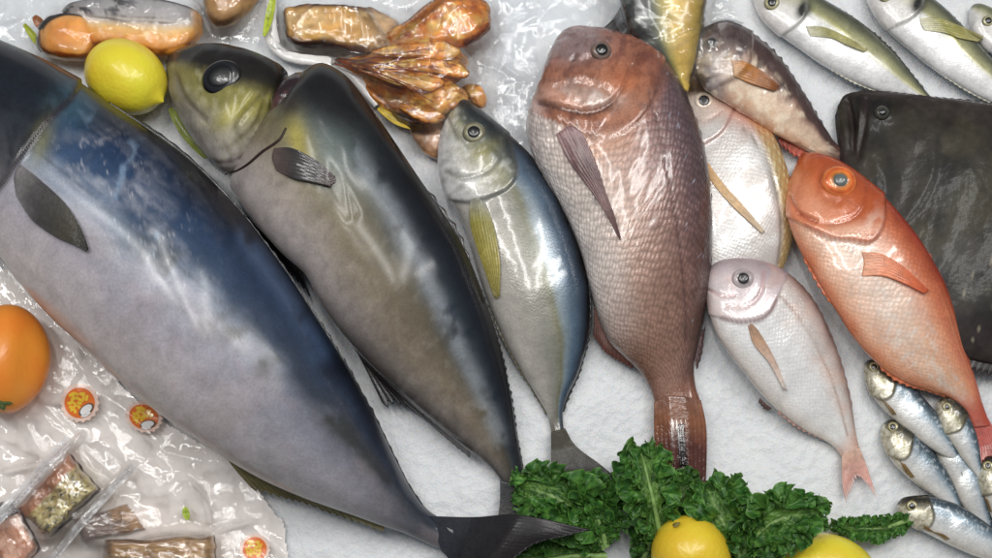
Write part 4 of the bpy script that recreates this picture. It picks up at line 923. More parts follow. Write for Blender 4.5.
sardine([(865, 363, 864, 367), (869, 360, 864, 374), (880, 361, 867, 386), (893, 369, 874, 398), (908, 381, 885, 411), (922, 396, 899, 424), (936, 412, 915, 437), (947, 428, 930, 448), (955, 444, 943, 456), (960, 456, 953, 460)],
        'uppermost sardine on the ice, its nose nearest the small pink bream', (874, 367), [(896, 380), (893, 394), (884, 400), (872, 396)], [(0, .002), (1, .010)], 5.2, [[(879, 396), (882, 400), (886, 402)], [(888, 408), (890, 409), (893, 409)], [(893, 415), (895, 415), (897, 415)]], 1,
        tail=[[(960, 455), (953, 461)], [(967, 462), (960, 470)], [(976, 466), (964, 482)]], tailz=.014)
sardine([(884, 423, 882, 427), (889, 420, 881, 434), (899, 421, 885, 448), (912, 430, 892, 461), (926, 443, 904, 474), (939, 459, 919, 486), (950, 476, 934, 496), (957, 492, 946, 506), (962, 507, 955, 514), (965, 520, 961, 521)],
        'middle sardine whose head points at the pink forked tail, gill plate yellowish', (893, 427), [(913, 440), (910, 454), (902, 460), (890, 456)], [(0, .001), (1, .006)], 5.2, [[(899, 458), (901, 462), (905, 464)], [(905, 471), (908, 472), (911, 472)], [(911, 478), (913, 478), (915, 477)]], 2)
sardine([(898, 503, 897, 507), (903, 498, 899, 514), (914, 496, 906, 522), (929, 496, 920, 530), (946, 500, 938, 539), (964, 508, 956, 548), (982, 520, 976, 556), (1000, 534, 996, 562), (1016, 550, 1014, 566), (1026, 560, 1024, 568)],
        'lowest sardine, lying nearly level above the bottom right corner by a kale stalk', (912, 506), [(931, 504), (934, 518), (928, 528), (914, 530)], [(0, .001), (1, .006)], 5.4, [[(924, 525), (926, 530), (930, 531)], [(936, 533), (939, 535), (943, 534)], [(946, 540), (948, 540), (951, 539)]], 3)

# ------------------------------------------------------------------ yellow sided tail hanging in at the top
def fish_yellow():
    t = thing('wrapped_fish', 'yellow bellied fish end with a dark striped back, wrapped in film at the top centre', 'fish', P(660, 30, .03))
    pairs = [(655, -230, 672, -230), (640, -205, 692, -205), (624, -150, 706, -150), (616, -90, 712, -90), (616, -40, 712, -40), (618, -20, 709, -20), (620, 2, 706, 0), (626, 22, 702, 22), (634, 40, 698, 42), (646, 56, 695, 60), (660, 70, 692, 74), (672, 80, 690, 86), (680, 88, 688, 92)]
    B = loft(pairs, [(0, .018), (1, .038)], .42, ns=130, na=70)
    bumps(B, .002, 50, 7)
    x, y, v = B.px, B.py, B.v
    n = fbm(x / 12, y / 12, 4, 8)
    col = ramp(v + .2 * (n - .5), [(-1, C(150, 132, 60)), (-.6, C(190, 158, 66)), (-.2, C(200, 172, 80)), (.05, C(164, 150, 74)), (.25, C(96, 100, 70)), (.4, C(60, 62, 56)), (1, C(40, 42, 44))])
    bars = sst(.2, .7, np.sin(y / 4.5 + x / 9 + 3 * n)) * sst(.3, .5, v); col = mix(col, C(120, 124, 116), bars * .6)
    body_obj(B, 'body', SILVER, t, rgba(col, .05))
    fin('anal_fin', t, [[(700, -10), (697, 20), (693, 60)], [(706, -8), (702, 20), (695, 62)], [(711, -6), (705, 24), (697, 66)]], [.036, .032, .03], [C(170, 150, 80), C(190, 176, 120), C(200, 190, 150)], 10, .2)
    fin('dorsal_fin', t, [[(622, 4), (634, 36), (650, 60)], [(612, 20), (624, 38), (640, 60)], [(597, 34), (612, 36), (628, 56)], ], [.030, .026, .030], [C(70, 70, 70), C(84, 82, 82), C(70, 68, 70)], 9, .1)
    return B
YEL = fish_yellow()
# ------------------------------------------------------------------ lemons and the orange fruit
def peel_mat(name, base, dark, pore=0.22, scale=280):
    m, N, L, b = new_mat(name)
    tc = N.new('ShaderNodeTexCoord')
    n1 = N.new('ShaderNodeTexNoise'); n1.inputs['Scale'].default_value = 22; n1.inputs['Detail'].default_value = 4
    L.new(tc.outputs['Object'], n1.inputs['Vector'])
    cr = N.new('ShaderNodeValToRGB'); cr.color_ramp.elements[0].position = .3; cr.color_ramp.elements[1].position = .7
    cr.color_ramp.elements[0].color = tuple(dark) + (1,); cr.color_ramp.elements[1].color = tuple(base) + (1,)
    L.new(n1.outputs['Fac'], cr.inputs[0]); L.new(cr.outputs[0], b.inputs['Base Color'])
    vo = N.new('ShaderNodeTexVoronoi'); vo.inputs['Scale'].default_value = scale; vo.feature = 'SMOOTH_F1'
    L.new(tc.outputs['Object'], vo.inputs['Vector'])
    bp = N.new('ShaderNodeBump'); bp.inputs['Strength'].default_value = pore; bp.inputs['Distance'].default_value = .0015
    L.new(vo.outputs['Distance'], bp.inputs['Height']); L.new(bp.outputs[0], b.inputs['Normal'])
    b.inputs['Roughness'].default_value = .36; b.inputs['Coat Weight'].default_value = .25; b.inputs['Coat Roughness'].default_value = .15
    b.inputs['Subsurface Weight'].default_value = .15; b.inputs['Subsurface Radius'].default_value = (.006, .004, .001); b.inputs['Subsurface Scale'].default_value = 1
    return m
M_LEMON = peel_mat('lemon_peel', C(232, 208, 22), C(216, 184, 12))
M_LEMON2 = peel_mat('ripe_lemon_peel', C(236, 198, 16), C(224, 178, 8))
M_STEM = skin_mat('dry_stem', rough=.7, coat=0, bump=.6, bump_scale=300, var=.3)
def lemon(label, px, py, z, L, R, az, el, mat, seed=1, nip=.22):
    c = P(px, py, z)
    t = thing('lemon', label, 'lemon', c)
    ax = Vector((math.cos(az) * math.cos(el), math.sin(az) * math.cos(el), math.sin(el)))
    q = ax.to_track_quat('Z', 'Y')
    n, m = 70, 72; V = []
    for i in range(n):
        u = -1 + 2 * i / (n - 1)
        a = u * math.pi / 2
        r = R * (math.cos(a) ** 0.9 if abs(u) < 1 else 0); h = L * math.sin(a)
        if u > .72: h += nip * L * ((u - .72) / .28) ** 2 * 0.7; r = r * (1 - .25 * ((u - .72) / .28)) + 0
        if u < -.85: h += .05 * L * ((-u - .85) / .15) ** 2
        for j in range(m):
            th = 2 * math.pi * j / m
            k = 1 + .05 * (float(vnoise(math.cos(th) * 1.6 + 5, h / R * 1.5 + math.sin(th), seed)) - .5)
            V.append((c + np.array((q @ Vector((r * k * math.cos(th), r * k * math.sin(th), h)))[:])))
    mesh_obj('peel', V, grid_faces(n, m, True), mat, t)
    V = []; Cc = []
    for i in range(6):
        for j in range(14):
            th = 2 * math.pi * j / 14; rr = R * .10 * (1 - i / 5.0) * (1 + .2 * math.cos(3 * th)) + 1e-5
            V.append(c + np.array((q @ Vector((rr * math.cos(th), rr * math.sin(th), -L * 0.985 - .0012 * (i > 1) - .0006)))[:])); Cc.append(C(120, 110, 50))
    mesh_obj('stem_end', V, grid_faces(6, 14, True), M_STEM, t, np.array(Cc))
    return t
lemon('bright yellow lemon squeezed between the biggest fish and the salmon slices', 126, 77, .040, .043, .036, math.radians(-35), .1, M_LEMON, 1)
lemon('deep yellow lemon seen stem end up, in front of the curly kale at the bottom', 691, 557, .047, .039, .036, math.radians(-62), -.55, M_LEMON2, 2)
lemon('lemon cut by the bottom edge under the right hand kale leaf', 830, 571, .034, .044, .034, math.radians(165), .05, M_LEMON, 3)

M_ORANGE = peel_mat('orange_skin', C(232, 140, 18), C(220, 118, 10), .15, 240)
def orange_fruit():
    c = P(6, 359, .04)
    t = thing('orange_fruit', 'smooth glossy orange fruit at the left edge, below the biggest fish', 'fruit', c)
    n, m = 60, 80; V = []
    R = .0375
    for i in range(n):
        a = -math.pi / 2 + math.pi * i / (n - 1)
        for j in range(m):
            th = 2 * math.pi * j / m
            k = 1 + .09 * math.cos(4 * th + .6) * math.cos(a) ** 2
            r = R * math.cos(a) * k * 1.02; h = R * 1.42 * math.sin(a)
            if a < -1.25: h += .010 * ((-a - 1.25) / .32) ** 2
            V.append(c + np.array([r * math.cos(th), h, r * math.sin(th)]))
    mesh_obj('peel', V, grid_faces(n, m, True), M_ORANGE, t)
    V = []; Cc = []
    c2 = P(3, 404, .052)
    for i in range(5):
        for j in range(20):
            th = 2 * math.pi * j / 20; rr = .009 * (i / 4.0) * (1 + .35 * math.cos(5 * th))
            V.append(c2 + np.array([rr * math.cos(th), rr * .6 * math.sin(th), .012 - .004 * (i / 4.0) - .002 * (i == 4)])); Cc.append(C(70, 86, 40))
    mesh_obj('calyx', V, grid_faces(5, 20, True), M_STEM, t, np.array(Cc))
orange_fruit()

# ------------------------------------------------------------------ kale
M_KALE = None
def kale_mat():
    m, N, L, b = new_mat('kale_leaf')
    at = N.new('ShaderNodeAttribute'); at.attribute_name = 'pattern'
    tc = N.new('ShaderNodeTexCoord')
    no = N.new('ShaderNodeTexNoise'); no.inputs['Scale'].default_value = 160; no.inputs['Detail'].default_value = 5
    L.new(tc.outputs['Object'], no.inputs['Vector'])
    mr = N.new('ShaderNodeMapRange'); mr.inputs[1].default_value = .25; mr.inputs[2].default_value = .75; mr.inputs[3].default_value = .7; mr.inputs[4].default_value = 1.3
    L.new(no.outputs['Fac'], mr.inputs[0])
    mu = N.new('ShaderNodeVectorMath'); mu.operation = 'SCALE'; L.new(at.outputs['Color'], mu.inputs[0]); L.new(mr.outputs[0], mu.inputs['Scale'])
    L.new(mu.outputs[0], b.inputs['Base Color'])
    bp = N.new('ShaderNodeBump'); bp.inputs['Strength'].default_value = .5; bp.inputs['Distance'].default_value = .002
    L.new(no.outputs['Fac'], bp.inputs['Height']); L.new(bp.outputs[0], b.inputs['Normal'])
    b.inputs['Roughness'].default_value = .42; b.inputs['Specular IOR Level'].default_value = .45
    tr = N.new('ShaderNodeBsdfTranslucent'); L.new(mu.outputs[0], tr.inputs['Color'])
    mx = N.new('ShaderNodeMixShader'); mx.inputs[0].default_value = .22
    L.new(b.outputs[0], mx.inputs[1]); L.new(tr.outputs[0], mx.inputs[2])
    L.new(mx.outputs[0], N['Material Output'].inputs['Surface'])
    return m
M_KALE = kale_mat()
def kale(label, mid, widths, seed, tilt=0.0, f1=7, a1=5, f2=19, a2=3.0, cup=.18, stem=0.55, dark=1.0, stem_r=3.2, lobes_n=7, grp='curly kale leaves along the bottom edge'):
    """mid: list of (px, py, z); widths: (t, half width in px)"""
    rng = np.random.RandomState(seed)
    t = thing('kale_leaf', label, 'kale', P(mid[0][0], mid[0][1], 0), grp)
    nt, nw = 260, 71
    pm = np.array([P(a, b, z) for a, b, z in mid]); M = resample(pm, nt)
    T = np.gradient(M, axis=0); T /= np.linalg.norm(T, axis=1, keepdims=True)
    side = np.cross(T, [0, 0, 1.0]); side /= np.linalg.norm(side, axis=1, keepdims=True)
    N0 = np.cross(side, T)
    s2 = side * math.cos(tilt) + N0 * math.sin(tilt); n2 = -side * math.sin(tilt) + N0 * math.cos(tilt)
    tt = np.linspace(0, 1, nt); w = np.linspace(-1, 1, nw)
    hw = np.interp(tt, [k[0] for k in widths], [k[1] for k in widths]) * MPP
    hw_full = hw
    ker = np.hanning(15); ker /= ker.sum(); hw = np.convolve(np.pad(hw, 7, mode='edge'), ker, 'valid')
    TT, W = np.meshgrid(tt, w, indexing='ij'); A = np.abs(W); sg = np.sign(W)
    HW = hw[:, None]
    ph = 5.0 * fbm(TT * 3.2, sg * 3 + 5, 2, seed + 4)
    th1 = f1 * 2 * np.pi * TT + ph + sg * 1.1; th2 = f2 * 2 * np.pi * TT + 2.3 * ph + sg * .7; th3 = f2 * 2.37 * 2 * np.pi * TT + 3 * ph
    am = .6 + .8 * fbm(TT * 7, sg * 2, 2, seed + 6)
    E1 = sst(.12, 1, A) * A; E2 = sst(.30, .95, A); E3 = sst(.52, 1, A)
    fade = sst(0, .08, TT) * (1 - .3 * sst(.95, 1, TT))
    r3 = (fbm(TT * 50, W * 12, 3, seed + 9) - .5) * 5.0 * MPP * (.3 + A)
    up = (np.sin(th1 + A * 2.0) * E1 * a1 * am * MPP + np.sin(th2 - A * 4.0) * E2 * a2 * MPP + np.sin(th3 + A * 7) * E3 * a2 * .55 * MPP + r3) * fade + cup * HW * (A ** 2)
    along = (np.cos(th1) * E1 * a1 * .7 + np.cos(th2 - A * 4.0) * E2 * a2 * .95 + np.cos(th3 + A * 7) * E3 * a2 * .6) * MPP * fade
    lob = 1 + .30 * (fbm(TT * 8 + 3, sg * 2.0 + 7, 2, seed) - .5) * 2 * A
    out = .62 * W * HW * lob * (1 - .10 * A ** 2) + sg * (np.abs(np.sin(th2 * .5)) * E3 * a2 * 1.5 + np.abs(np.sin(th3 * .5)) * E3 * a2 * .7 - np.cos(th1) * E1 * 2.0) * MPP * fade
    V = M[:, None, :] + s2[:, None, :] * out[..., None] + n2[:, None, :] * up[..., None] + T[:, None, :] * along[..., None]
    V[..., 2] = np.maximum(V[..., 2], .001 + .002 * fbm(TT * 20, W * 8, 2, seed))
    vein = np.abs(((TT * 6.0 - A * 1.5 + .5 * fbm(TT * 5, W * 3, 2, seed) + .5 * (sg > 0)) % 1.0) - .5)
    vn = sst(.07, .015, vein) * sst(.8, .2, A)
    n = fbm(TT * 14, W * 5, 4, seed + 2)
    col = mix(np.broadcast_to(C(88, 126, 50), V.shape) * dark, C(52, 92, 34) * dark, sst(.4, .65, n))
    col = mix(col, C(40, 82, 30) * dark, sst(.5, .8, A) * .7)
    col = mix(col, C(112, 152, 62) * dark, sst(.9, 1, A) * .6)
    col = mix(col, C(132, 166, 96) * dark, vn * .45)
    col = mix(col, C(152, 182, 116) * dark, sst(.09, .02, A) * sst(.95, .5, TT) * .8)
    VV = [V.reshape(-1, 3)]; FF = grid_faces(nt, nw); CC = [col.reshape(-1, 3)]; off = nt * nw
    # the margin: overlapping fan shaped lobes, each one tightly frilled
    nl = max(4, int(lobes_n)); na_, nr_ = 110, 30
    for sd_ in (-1, 1):
        for q in range(nl):
            tq = .10 + .88 * (q + .5 * rng.rand()) / nl
            k_ = min(nt - 1, int(tq * (nt - 1))); hwq = hw[k_]
            tip = sst(.75, 1, tq)
            dirv = side[k_] * sd_ * (1 - .75 * tip) + T[k_] * (.45 + .9 * tip) + np.array([0, 0, .25 + .55 * rng.rand()])
            dirv = dirv / np.linalg.norm(dirv)
            nrm_ = np.array([0, 0, 1.0]) + .5 * rng.randn(3) * np.array([1, 1, .2]); nrm_ -= dirv * (nrm_ @ dirv); nrm_ /= np.linalg.norm(nrm_)
            lat = np.cross(nrm_, dirv)
            o_ = M[k_] + s2[k_] * sd_ * hwq * .30 + np.array([0, 0, .002 + .004 * rng.rand()])
            R_ = (hwq * .62 + 2.5 * MPP) * (.8 + .45 * rng.rand())
            A_, Q_ = np.meshgrid(np.linspace(-1.35, 1.35, na_), np.linspace(0, 1, nr_), indexing='ij')
            p0 = rng.rand() * 6.28; sdn = int(seed * 31 + q * 7 + (sd_ > 0) * 3)
            wob = 2.2 * fbm(A_ * 1.6 + 5, Q_ * .7, 2, sdn)
            E_ = Q_ ** 1.7; E2_ = Q_ ** 3
            fr1 = 4.6 + 1.2 * rng.rand(); fr2 = 11.5 + 3 * rng.rand()
            up_ = R_ * (.30 * E_ * np.sin(fr1 * A_ + p0 + wob) + .17 * E2_ * np.sin(fr2 * A_ + 2 * p0 + 2 * wob - 3 * Q_) + .07 * E2_ * np.sin(2.3 * fr2 * A_ + 3 * wob)) + R_ * .10 * (fbm(A_ * 5, Q_ * 6, 3, sdn + 1) - .5)
            an_ = A_ + .18 * E2_ * np.cos(fr2 * A_ + 2 * p0 + 2 * wob - 3 * Q_)
            rr_ = R_ * Q_ * (1 - .22 * np.abs(A_ / 1.35) ** 2 + .10 * np.abs(np.sin(fr2 * .5 * A_ + p0)) * E_ + .05 * np.abs(np.sin(fr2 * 1.1 * A_)) * E2_) - R_ * .16 * Q_ ** 4 * np.abs(np.sin(fr1 * A_ + p0 + wob))
            G_ = o_ + dirv * (rr_ * np.cos(an_))[..., None] + lat * (rr_ * np.sin(an_))[..., None] + nrm_ * up_[..., None]
            G_[..., 2] = np.maximum(G_[..., 2], .0015)
            nn_ = fbm(A_ * 4, Q_ * 5, 4, sdn + 2); vv_ = sst(.16, .02, np.abs(np.sin(A_ * 4.0 + .6 * nn_))) * sst(.95, .3, Q_)
            tone = .85 + .35 * rng.rand()
            cg = mix(np.broadcast_to(C(78, 122, 46), G_.shape), C(46, 90, 32), sst(.38, .62, nn_))
            cg = mix(cg, C(34, 78, 28), sst(.5, .85, Q_) * .6); cg = mix(cg, C(100, 146, 58), sst(.92, 1, Q_) * .55); cg = mix(cg, C(126, 160, 88), vv_ * .5)
            VV.append(G_.reshape(-1, 3)); CC.append((cg * 1.18 * dark * tone).reshape(-1, 3))
            FF += [tuple(off + i for i in f) for f in grid_faces(na_, nr_)]; off += na_ * nr_
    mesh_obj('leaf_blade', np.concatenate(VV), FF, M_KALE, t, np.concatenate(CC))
    k = int(nt * stem); na = 14; V = []
    for i in range(0, k, 2):
        r = stem_r * MPP * (1 - .75 * i / k)
        for j in range(na):
            a = 2 * math.pi * j / na
            V.append(M[i] + s2[i] * r * math.cos(a) + n2[i] * (r * .8 * math.sin(a) + r * .35))
    nn = len(range(0, k, 2))
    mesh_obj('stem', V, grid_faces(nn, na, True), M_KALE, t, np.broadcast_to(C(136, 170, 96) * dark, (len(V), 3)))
    return t
kale('broad kale leaf fanning out to the left above the dark tail fin', [(604, 548, .020), (584, 522, .034), (560, 500, .038), (534, 490, .030), (516, 488, .018)], [(0, 6), (.2, 26), (.5, 36), (.8, 30), (.95, 18), (1, 5)], 3, .15, f1=8)
kale('kale leaf pointing straight up behind the broad left leaf, under the slim silver tail', [(606, 546, .022), (600, 524, .034), (594, 508, .034), (588, 496, .024), (582, 486, .014)], [(0, 6), (.25, 24), (.6, 34), (.85, 26), (1, 6)], 11, -.1, f1=8)
kale('kale leaf lying along the bottom edge beneath the dark tail fin', [(606, 556, .016), (575, 556, .022), (545, 560, .022), (510, 566, .016), (470, 572, .010)], [(0, 5), (.3, 16), (.7, 20), (1, 4)], 7, .1, f1=9, a1=5)
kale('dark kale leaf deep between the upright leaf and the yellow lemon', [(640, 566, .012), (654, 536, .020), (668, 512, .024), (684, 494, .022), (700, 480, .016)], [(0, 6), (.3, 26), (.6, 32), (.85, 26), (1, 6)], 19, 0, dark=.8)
kale('upright kale leaf with a pale rib, its tip curled beside the brown tail', [(662, 548, .030), (656, 516, .050), (650, 488, .058), (644, 464, .054), (638, 446, .040)], [(0, 7), (.2, 20), (.5, 30), (.8, 26), (.95, 16), (1, 5)], 23, -.35, f1=8, a1=8, stem=.9)
kale('tall kale leaf standing right of the deep yellow lemon, ruffled top', [(742, 572, .026), (736, 546, .046), (722, 520, .054), (712, 498, .050), (706, 482, .040)], [(0, 7), (.25, 26), (.6, 34), (.85, 28), (1, 6)], 31, .2, f1=8, a1=8)
kale('kale leaf leaning right over the cut off lemon, many tight curls', [(738, 562, .026), (752, 540, .054), (774, 522, .068), (800, 515, .070), (824, 514, .058)], [(0, 6), (.25, 26), (.55, 32), (.85, 24), (1, 6)], 37, -.2, f1=8, a1=8)
kale('small kale sprig on a pale stalk pointing at the lowest sardine', [(930, 518, .010), (908, 520, .012), (884, 528, .016), (856, 528, .018), (830, 524, .014)], [(0, 1.5), (.2, 2.5), (.32, 9), (.55, 12), (.8, 10), (1, 3)], 41, .1, f1=6, a1=3, a2=2.0, lobes_n=8, stem=.6, stem_r=3.6)

# ------------------------------------------------------------------ wrapped seafood, salmon, fillets
GLAZE = skin_mat('glazed_seafood', rough=.3, coat=.8, coat_rough=.06, bump=.3, bump_scale=110, var=.25, sss=.06, coat_bump=.6)
def lump(name, label, cat, pairs, lift, ratio, paint, mat, amp=.006, scale=45, seed=1, ns=110, na=64, group=None, power=2.3, parts=None):
    t = thing(name, label, cat, P((pairs[len(pairs) // 2][0] + pairs[len(pairs) // 2][2]) / 2, (pairs[len(pairs) // 2][1] + pairs[len(pairs) // 2][3]) / 2, 0), group)
    B = loft(pairs, lift, ratio, ns=ns, na=na, power=power)
    bumps(B, amp, scale, seed); bumps(B, amp * .4, scale * 2.6, seed + 1)
    col = paint(B)
    body_obj(B, 'flesh', mat, t, rgba(col, 0))
    return t, B
def glaze(seed, base=(224, 138, 34), dark=(158, 80, 24), light=(234, 176, 82)):
    def f(B):
        n = fbm(B.px / 13, B.py / 13, 4, seed); n2 = fbm(B.px / 6, B.py / 6, 3, seed + 3)
        c = mix(np.broadcast_to(C(*base), B.V.shape), C(*light), sst(.5, .7, n))
        st_ = fbm(B.s * 4 + seed, B.v * 7 + .8 * n, 4, seed + 8)
        c = mix(c, C(*light), sst(.55, .7, st_) * .5); c = mix(c, C(*dark), np.clip(sst(.54, .7, n2) * .5 + sst(.46, .34, st_) * .6, 0, 1))
        c = mix(c, C(96, 48, 26), sst(.7, 1, np.abs(B.v)) * .5 * sst(.4, .6, n2))
        return c
    return f
G1 = 'glazed orange seafood pieces in the clear bag at the top'
def block_paint(B):
    n = fbm(B.px / 14, B.py / 8, 4, 5)
    c = mix(np.broadcast_to(C(196, 150, 70), B.V.shape), C(206, 172, 112), sst(.45, .65, n))
    c = mix(c, C(84, 44, 26), sst(.62, .92, np.abs(B.v) + .25 * (n - .5)))
    c = mix(c, C(78, 40, 30), sst(.10, .02, B.s))
    return mix(c, C(206, 176, 140), sst(.6, .9, B.s) * .8)
lump('seafood_piece', 'blocky amber seafood piece with dark edges at the left end of the bag', 'seafood',
     [(284, 12, 286, 32), (287, 8, 289, 40), (300, 7, 302, 46), (320, 6, 322, 48), (340, 6, 344, 50), (360, 8, 366, 54), (380, 12, 388, 54), (398, 20, 402, 50)], .004, [(0, .6), (1, .4)], block_paint, GLAZE, seed=2, group=G1, power=3)
lump('seafood_piece', 'long glazed piece sloping to a fat rounded orange end, top of the bag', 'seafood',
     [(384, 38, 392, 54), (400, 26, 410, 54), (420, 10, 428, 52), (438, -4, 446, 48), (456, -10, 464, 46), (474, -6, 478, 40), (486, 2, 488, 30), (490, 10, 490, 20)], .014, .4, glaze(12, (214, 134, 40)), GLAZE, seed=4, group=G1)
lump('seafood_piece', 'thin pointed orange piece stretched across the middle of the bag', 'seafood',
     [(338, 60, 338, 63), (352, 58, 350, 70), (376, 54, 374, 80), (404, 50, 402, 88), (430, 46, 430, 90), (452, 48, 454, 84), (464, 56, 466, 76), (468, 62, 468, 70)], .012, .42, glaze(22), GLAZE, seed=6, group=G1)
lump('seafood_piece', 'darker russet piece along the lower left of the orange heap', 'seafood',
     [(356, 72, 354, 76), (370, 74, 362, 88), (388, 78, 378, 104), (408, 82, 398, 116), (428, 86, 420, 122), (444, 94, 438, 120), (448, 102, 446, 112)], .006, .45, glaze(32, (190, 114, 42), (122, 66, 28)), GLAZE, seed=8, group=G1)
lump('seafood_piece', 'round bright orange piece low in the heap beside the slim silver snout', 'seafood',
     [(408, 92, 408, 98), (418, 84, 416, 108), (436, 80, 434, 116), (452, 82, 452, 112), (464, 90, 464, 106), (468, 96, 468, 102)], .016, .45, glaze(42, (214, 146, 52)), GLAZE, seed=10, group=G1)
lump('seafood_piece', 'small orange scrap right of the heap, just above the silver head', 'seafood',
     [(460, 88, 460, 92), (468, 84, 466, 98), (478, 86, 474, 106), (484, 94, 482, 108), (486, 100, 486, 106)], .006, .6, glaze(52, (212, 142, 58)), GLAZE, seed=12, group=G1, ns=60, na=40)
for lab, prs, lf, sd in (
    ('thin amber lobe fanning out over the middle of the orange heap', [(352, 64, 352, 67), (376, 68, 374, 76), (402, 72, 400, 86), (426, 72, 426, 92), (440, 76, 440, 88), (444, 80, 444, 83)], .034, 72),
    ('thin orange lobe with a dark edge near the top of the orange heap', [(372, 50, 371, 53), (396, 44, 394, 56), (422, 40, 420, 58), (446, 42, 446, 60), (458, 48, 458, 56), (461, 51, 461, 53)], .034, 82),
    ('narrow brown lobe across the fold between both orange mounds', [(396, 62, 396, 65), (416, 58, 416, 70), (440, 60, 440, 74), (462, 66, 460, 78), (470, 72, 468, 77)], .034, 92),
    ('short curled amber lobe at the lowest tip of the orange heap', [(398, 104, 398, 108), (412, 100, 408, 116), (430, 104, 424, 124), (442, 112, 436, 124), (446, 117, 442, 121)], .026, 102)):
    lump('seafood_piece', lab, 'seafood', prs, lf, .34, glaze(sd, (228, 142, 36), (130, 62, 20)), GLAZE, amp=.003, seed=sd, group=G1, ns=80, na=48, power=2.6)
WHISK = [o for o in COL.objects if o.get('label', '').startswith('thin pointed orange piece')][0]
rngw = np.random.RandomState(8)
for k in range(7):
    q0 = np.array([334 + rngw.rand() * 10, 56 + rngw.rand() * 8]); q1 = np.array([396 + 40 * rngw.rand(), 48 + k * 9.0])
    mid_ = (q0 + q1) / 2 + rngw.randn(2) * 4
    R = resample(np.array([[*q0], [*mid_], [*q1]]), 30); V = []
    for i_, r_ in enumerate(R):
        c_ = P(r_[0], r_[1], .022 + .026 * math.sin(i_ / 29 * 2.2))
        for a_ in range(6): V.append(c_ + np.array([0, math.cos(a_ * math.pi / 3), math.sin(a_ * math.pi / 3)]) * .0011 * (1 - .5 * i_ / 29))
    mesh_obj('whisker', V, grid_faces(30, 6, True), GLAZE, WHISK, np.broadcast_to(C(128, 60, 26), (len(V), 3)))
lump('seafood_piece', 'dull tan piece beneath the russet one, reaching down to the slim silver fish', 'seafood',
     [(410, 112, 408, 118), (418, 110, 412, 132), (432, 110, 424, 152), (446, 118, 438, 158), (452, 130, 448, 150)], .002, .4, glaze(62, (176, 130, 90), (140, 96, 66), (196, 160, 124)), GLAZE, seed=14, group=G1, ns=60, na=40)

SALM = skin_mat('salmon_flesh', rough=.4, coat=.15, coat_rough=.06, bump=.2, bump_scale=140, var=.1, sss=.08, coat_bump=.4)
def cut_paint(B):
    n = fbm(B.px / 16, B.py / 16, 3, 7)
    c = mix(np.broadcast_to(C(214, 150, 54), B.V.shape), C(204, 134, 38), sst(.4, .65, n))
    r = np.hypot((B.px - 70) / 28, (B.py - 38) / 22); c = mix(c, C(212, 156, 90), sst(.75, .95, r) * .7)
    c = mix(c, C(44, 38, 36), sst(.985, 1.06, r) * (B.py < 30))
    return c
lump('salmon_piece', 'thick orange salmon end with a round cut face, left of the yellow lemon', 'salmon',
     [(40, 30, 40, 44), (44, 23, 44, 53), (54, 17, 56, 58), (68, 15, 70, 60), (82, 17, 84, 59), (92, 22, 94, 53), (97, 30, 97, 44)], .010, [(0, .6), (.5, .5), (1, .6)], cut_paint, SALM, amp=.002, seed=21, group='salmon slices wrapped in film at the top left', power=3.6)
def skin_paint(B):
    n = fbm(B.px / 14, B.py / 5, 4, 17); y = B.v
    c = ramp(y + .12 * (n - .5), [(-1, C(200, 128, 36)), (-.55, C(220, 160, 62)), (-.28, C(228, 182, 110)), (-.14, C(206, 196, 184)), (.2, C(170, 166, 166)), (1, C(150, 148, 150))])
    c = mix(c, C(52, 50, 54), sst(.5, .62, fbm(B.px / 10, B.py / 4.5, 4, 19)) * sst(.0, .2, y) * sst(150, 120, B.px) * .9)
    c = mix(c, C(214, 160, 90), sst(188, 198, B.px) * .8)
    return c
lump('salmon_piece', 'long salmon slice with grey silver skin on top and an orange lower edge', 'salmon',
     [(62, 12, 74, 16), (70, 5, 80, 26), (88, 1, 94, 44), (110, 0, 112, 48), (134, 0, 132, 52), (156, 1, 154, 55), (176, 4, 176, 54), (190, 8, 192, 46), (199, 14, 200, 36), (202, 18, 202, 32)], .010, .5, skin_paint, SALM, amp=.003, seed=25, group='salmon slices wrapped in film at the top left', power=3.6)
lump('salmon_piece', 'pale tan slice cut by the top edge, right of the silver skinned salmon', 'salmon',
     [(196, -24, 204, -6), (204, -26, 206, 12), (220, -28, 216, 26), (240, -28, 232, 24), (254, -24, 248, 12), (262, -16, 260, -2)], .002, .5, lambda B: mix(np.broadcast_to(C(186, 146, 88), B.V.shape), C(166, 124, 70), sst(.4, .6, fbm(B.px / 14, B.py / 14, 3, 3))), SALM, amp=.002, seed=27, group='salmon slices wrapped in film at the top left')

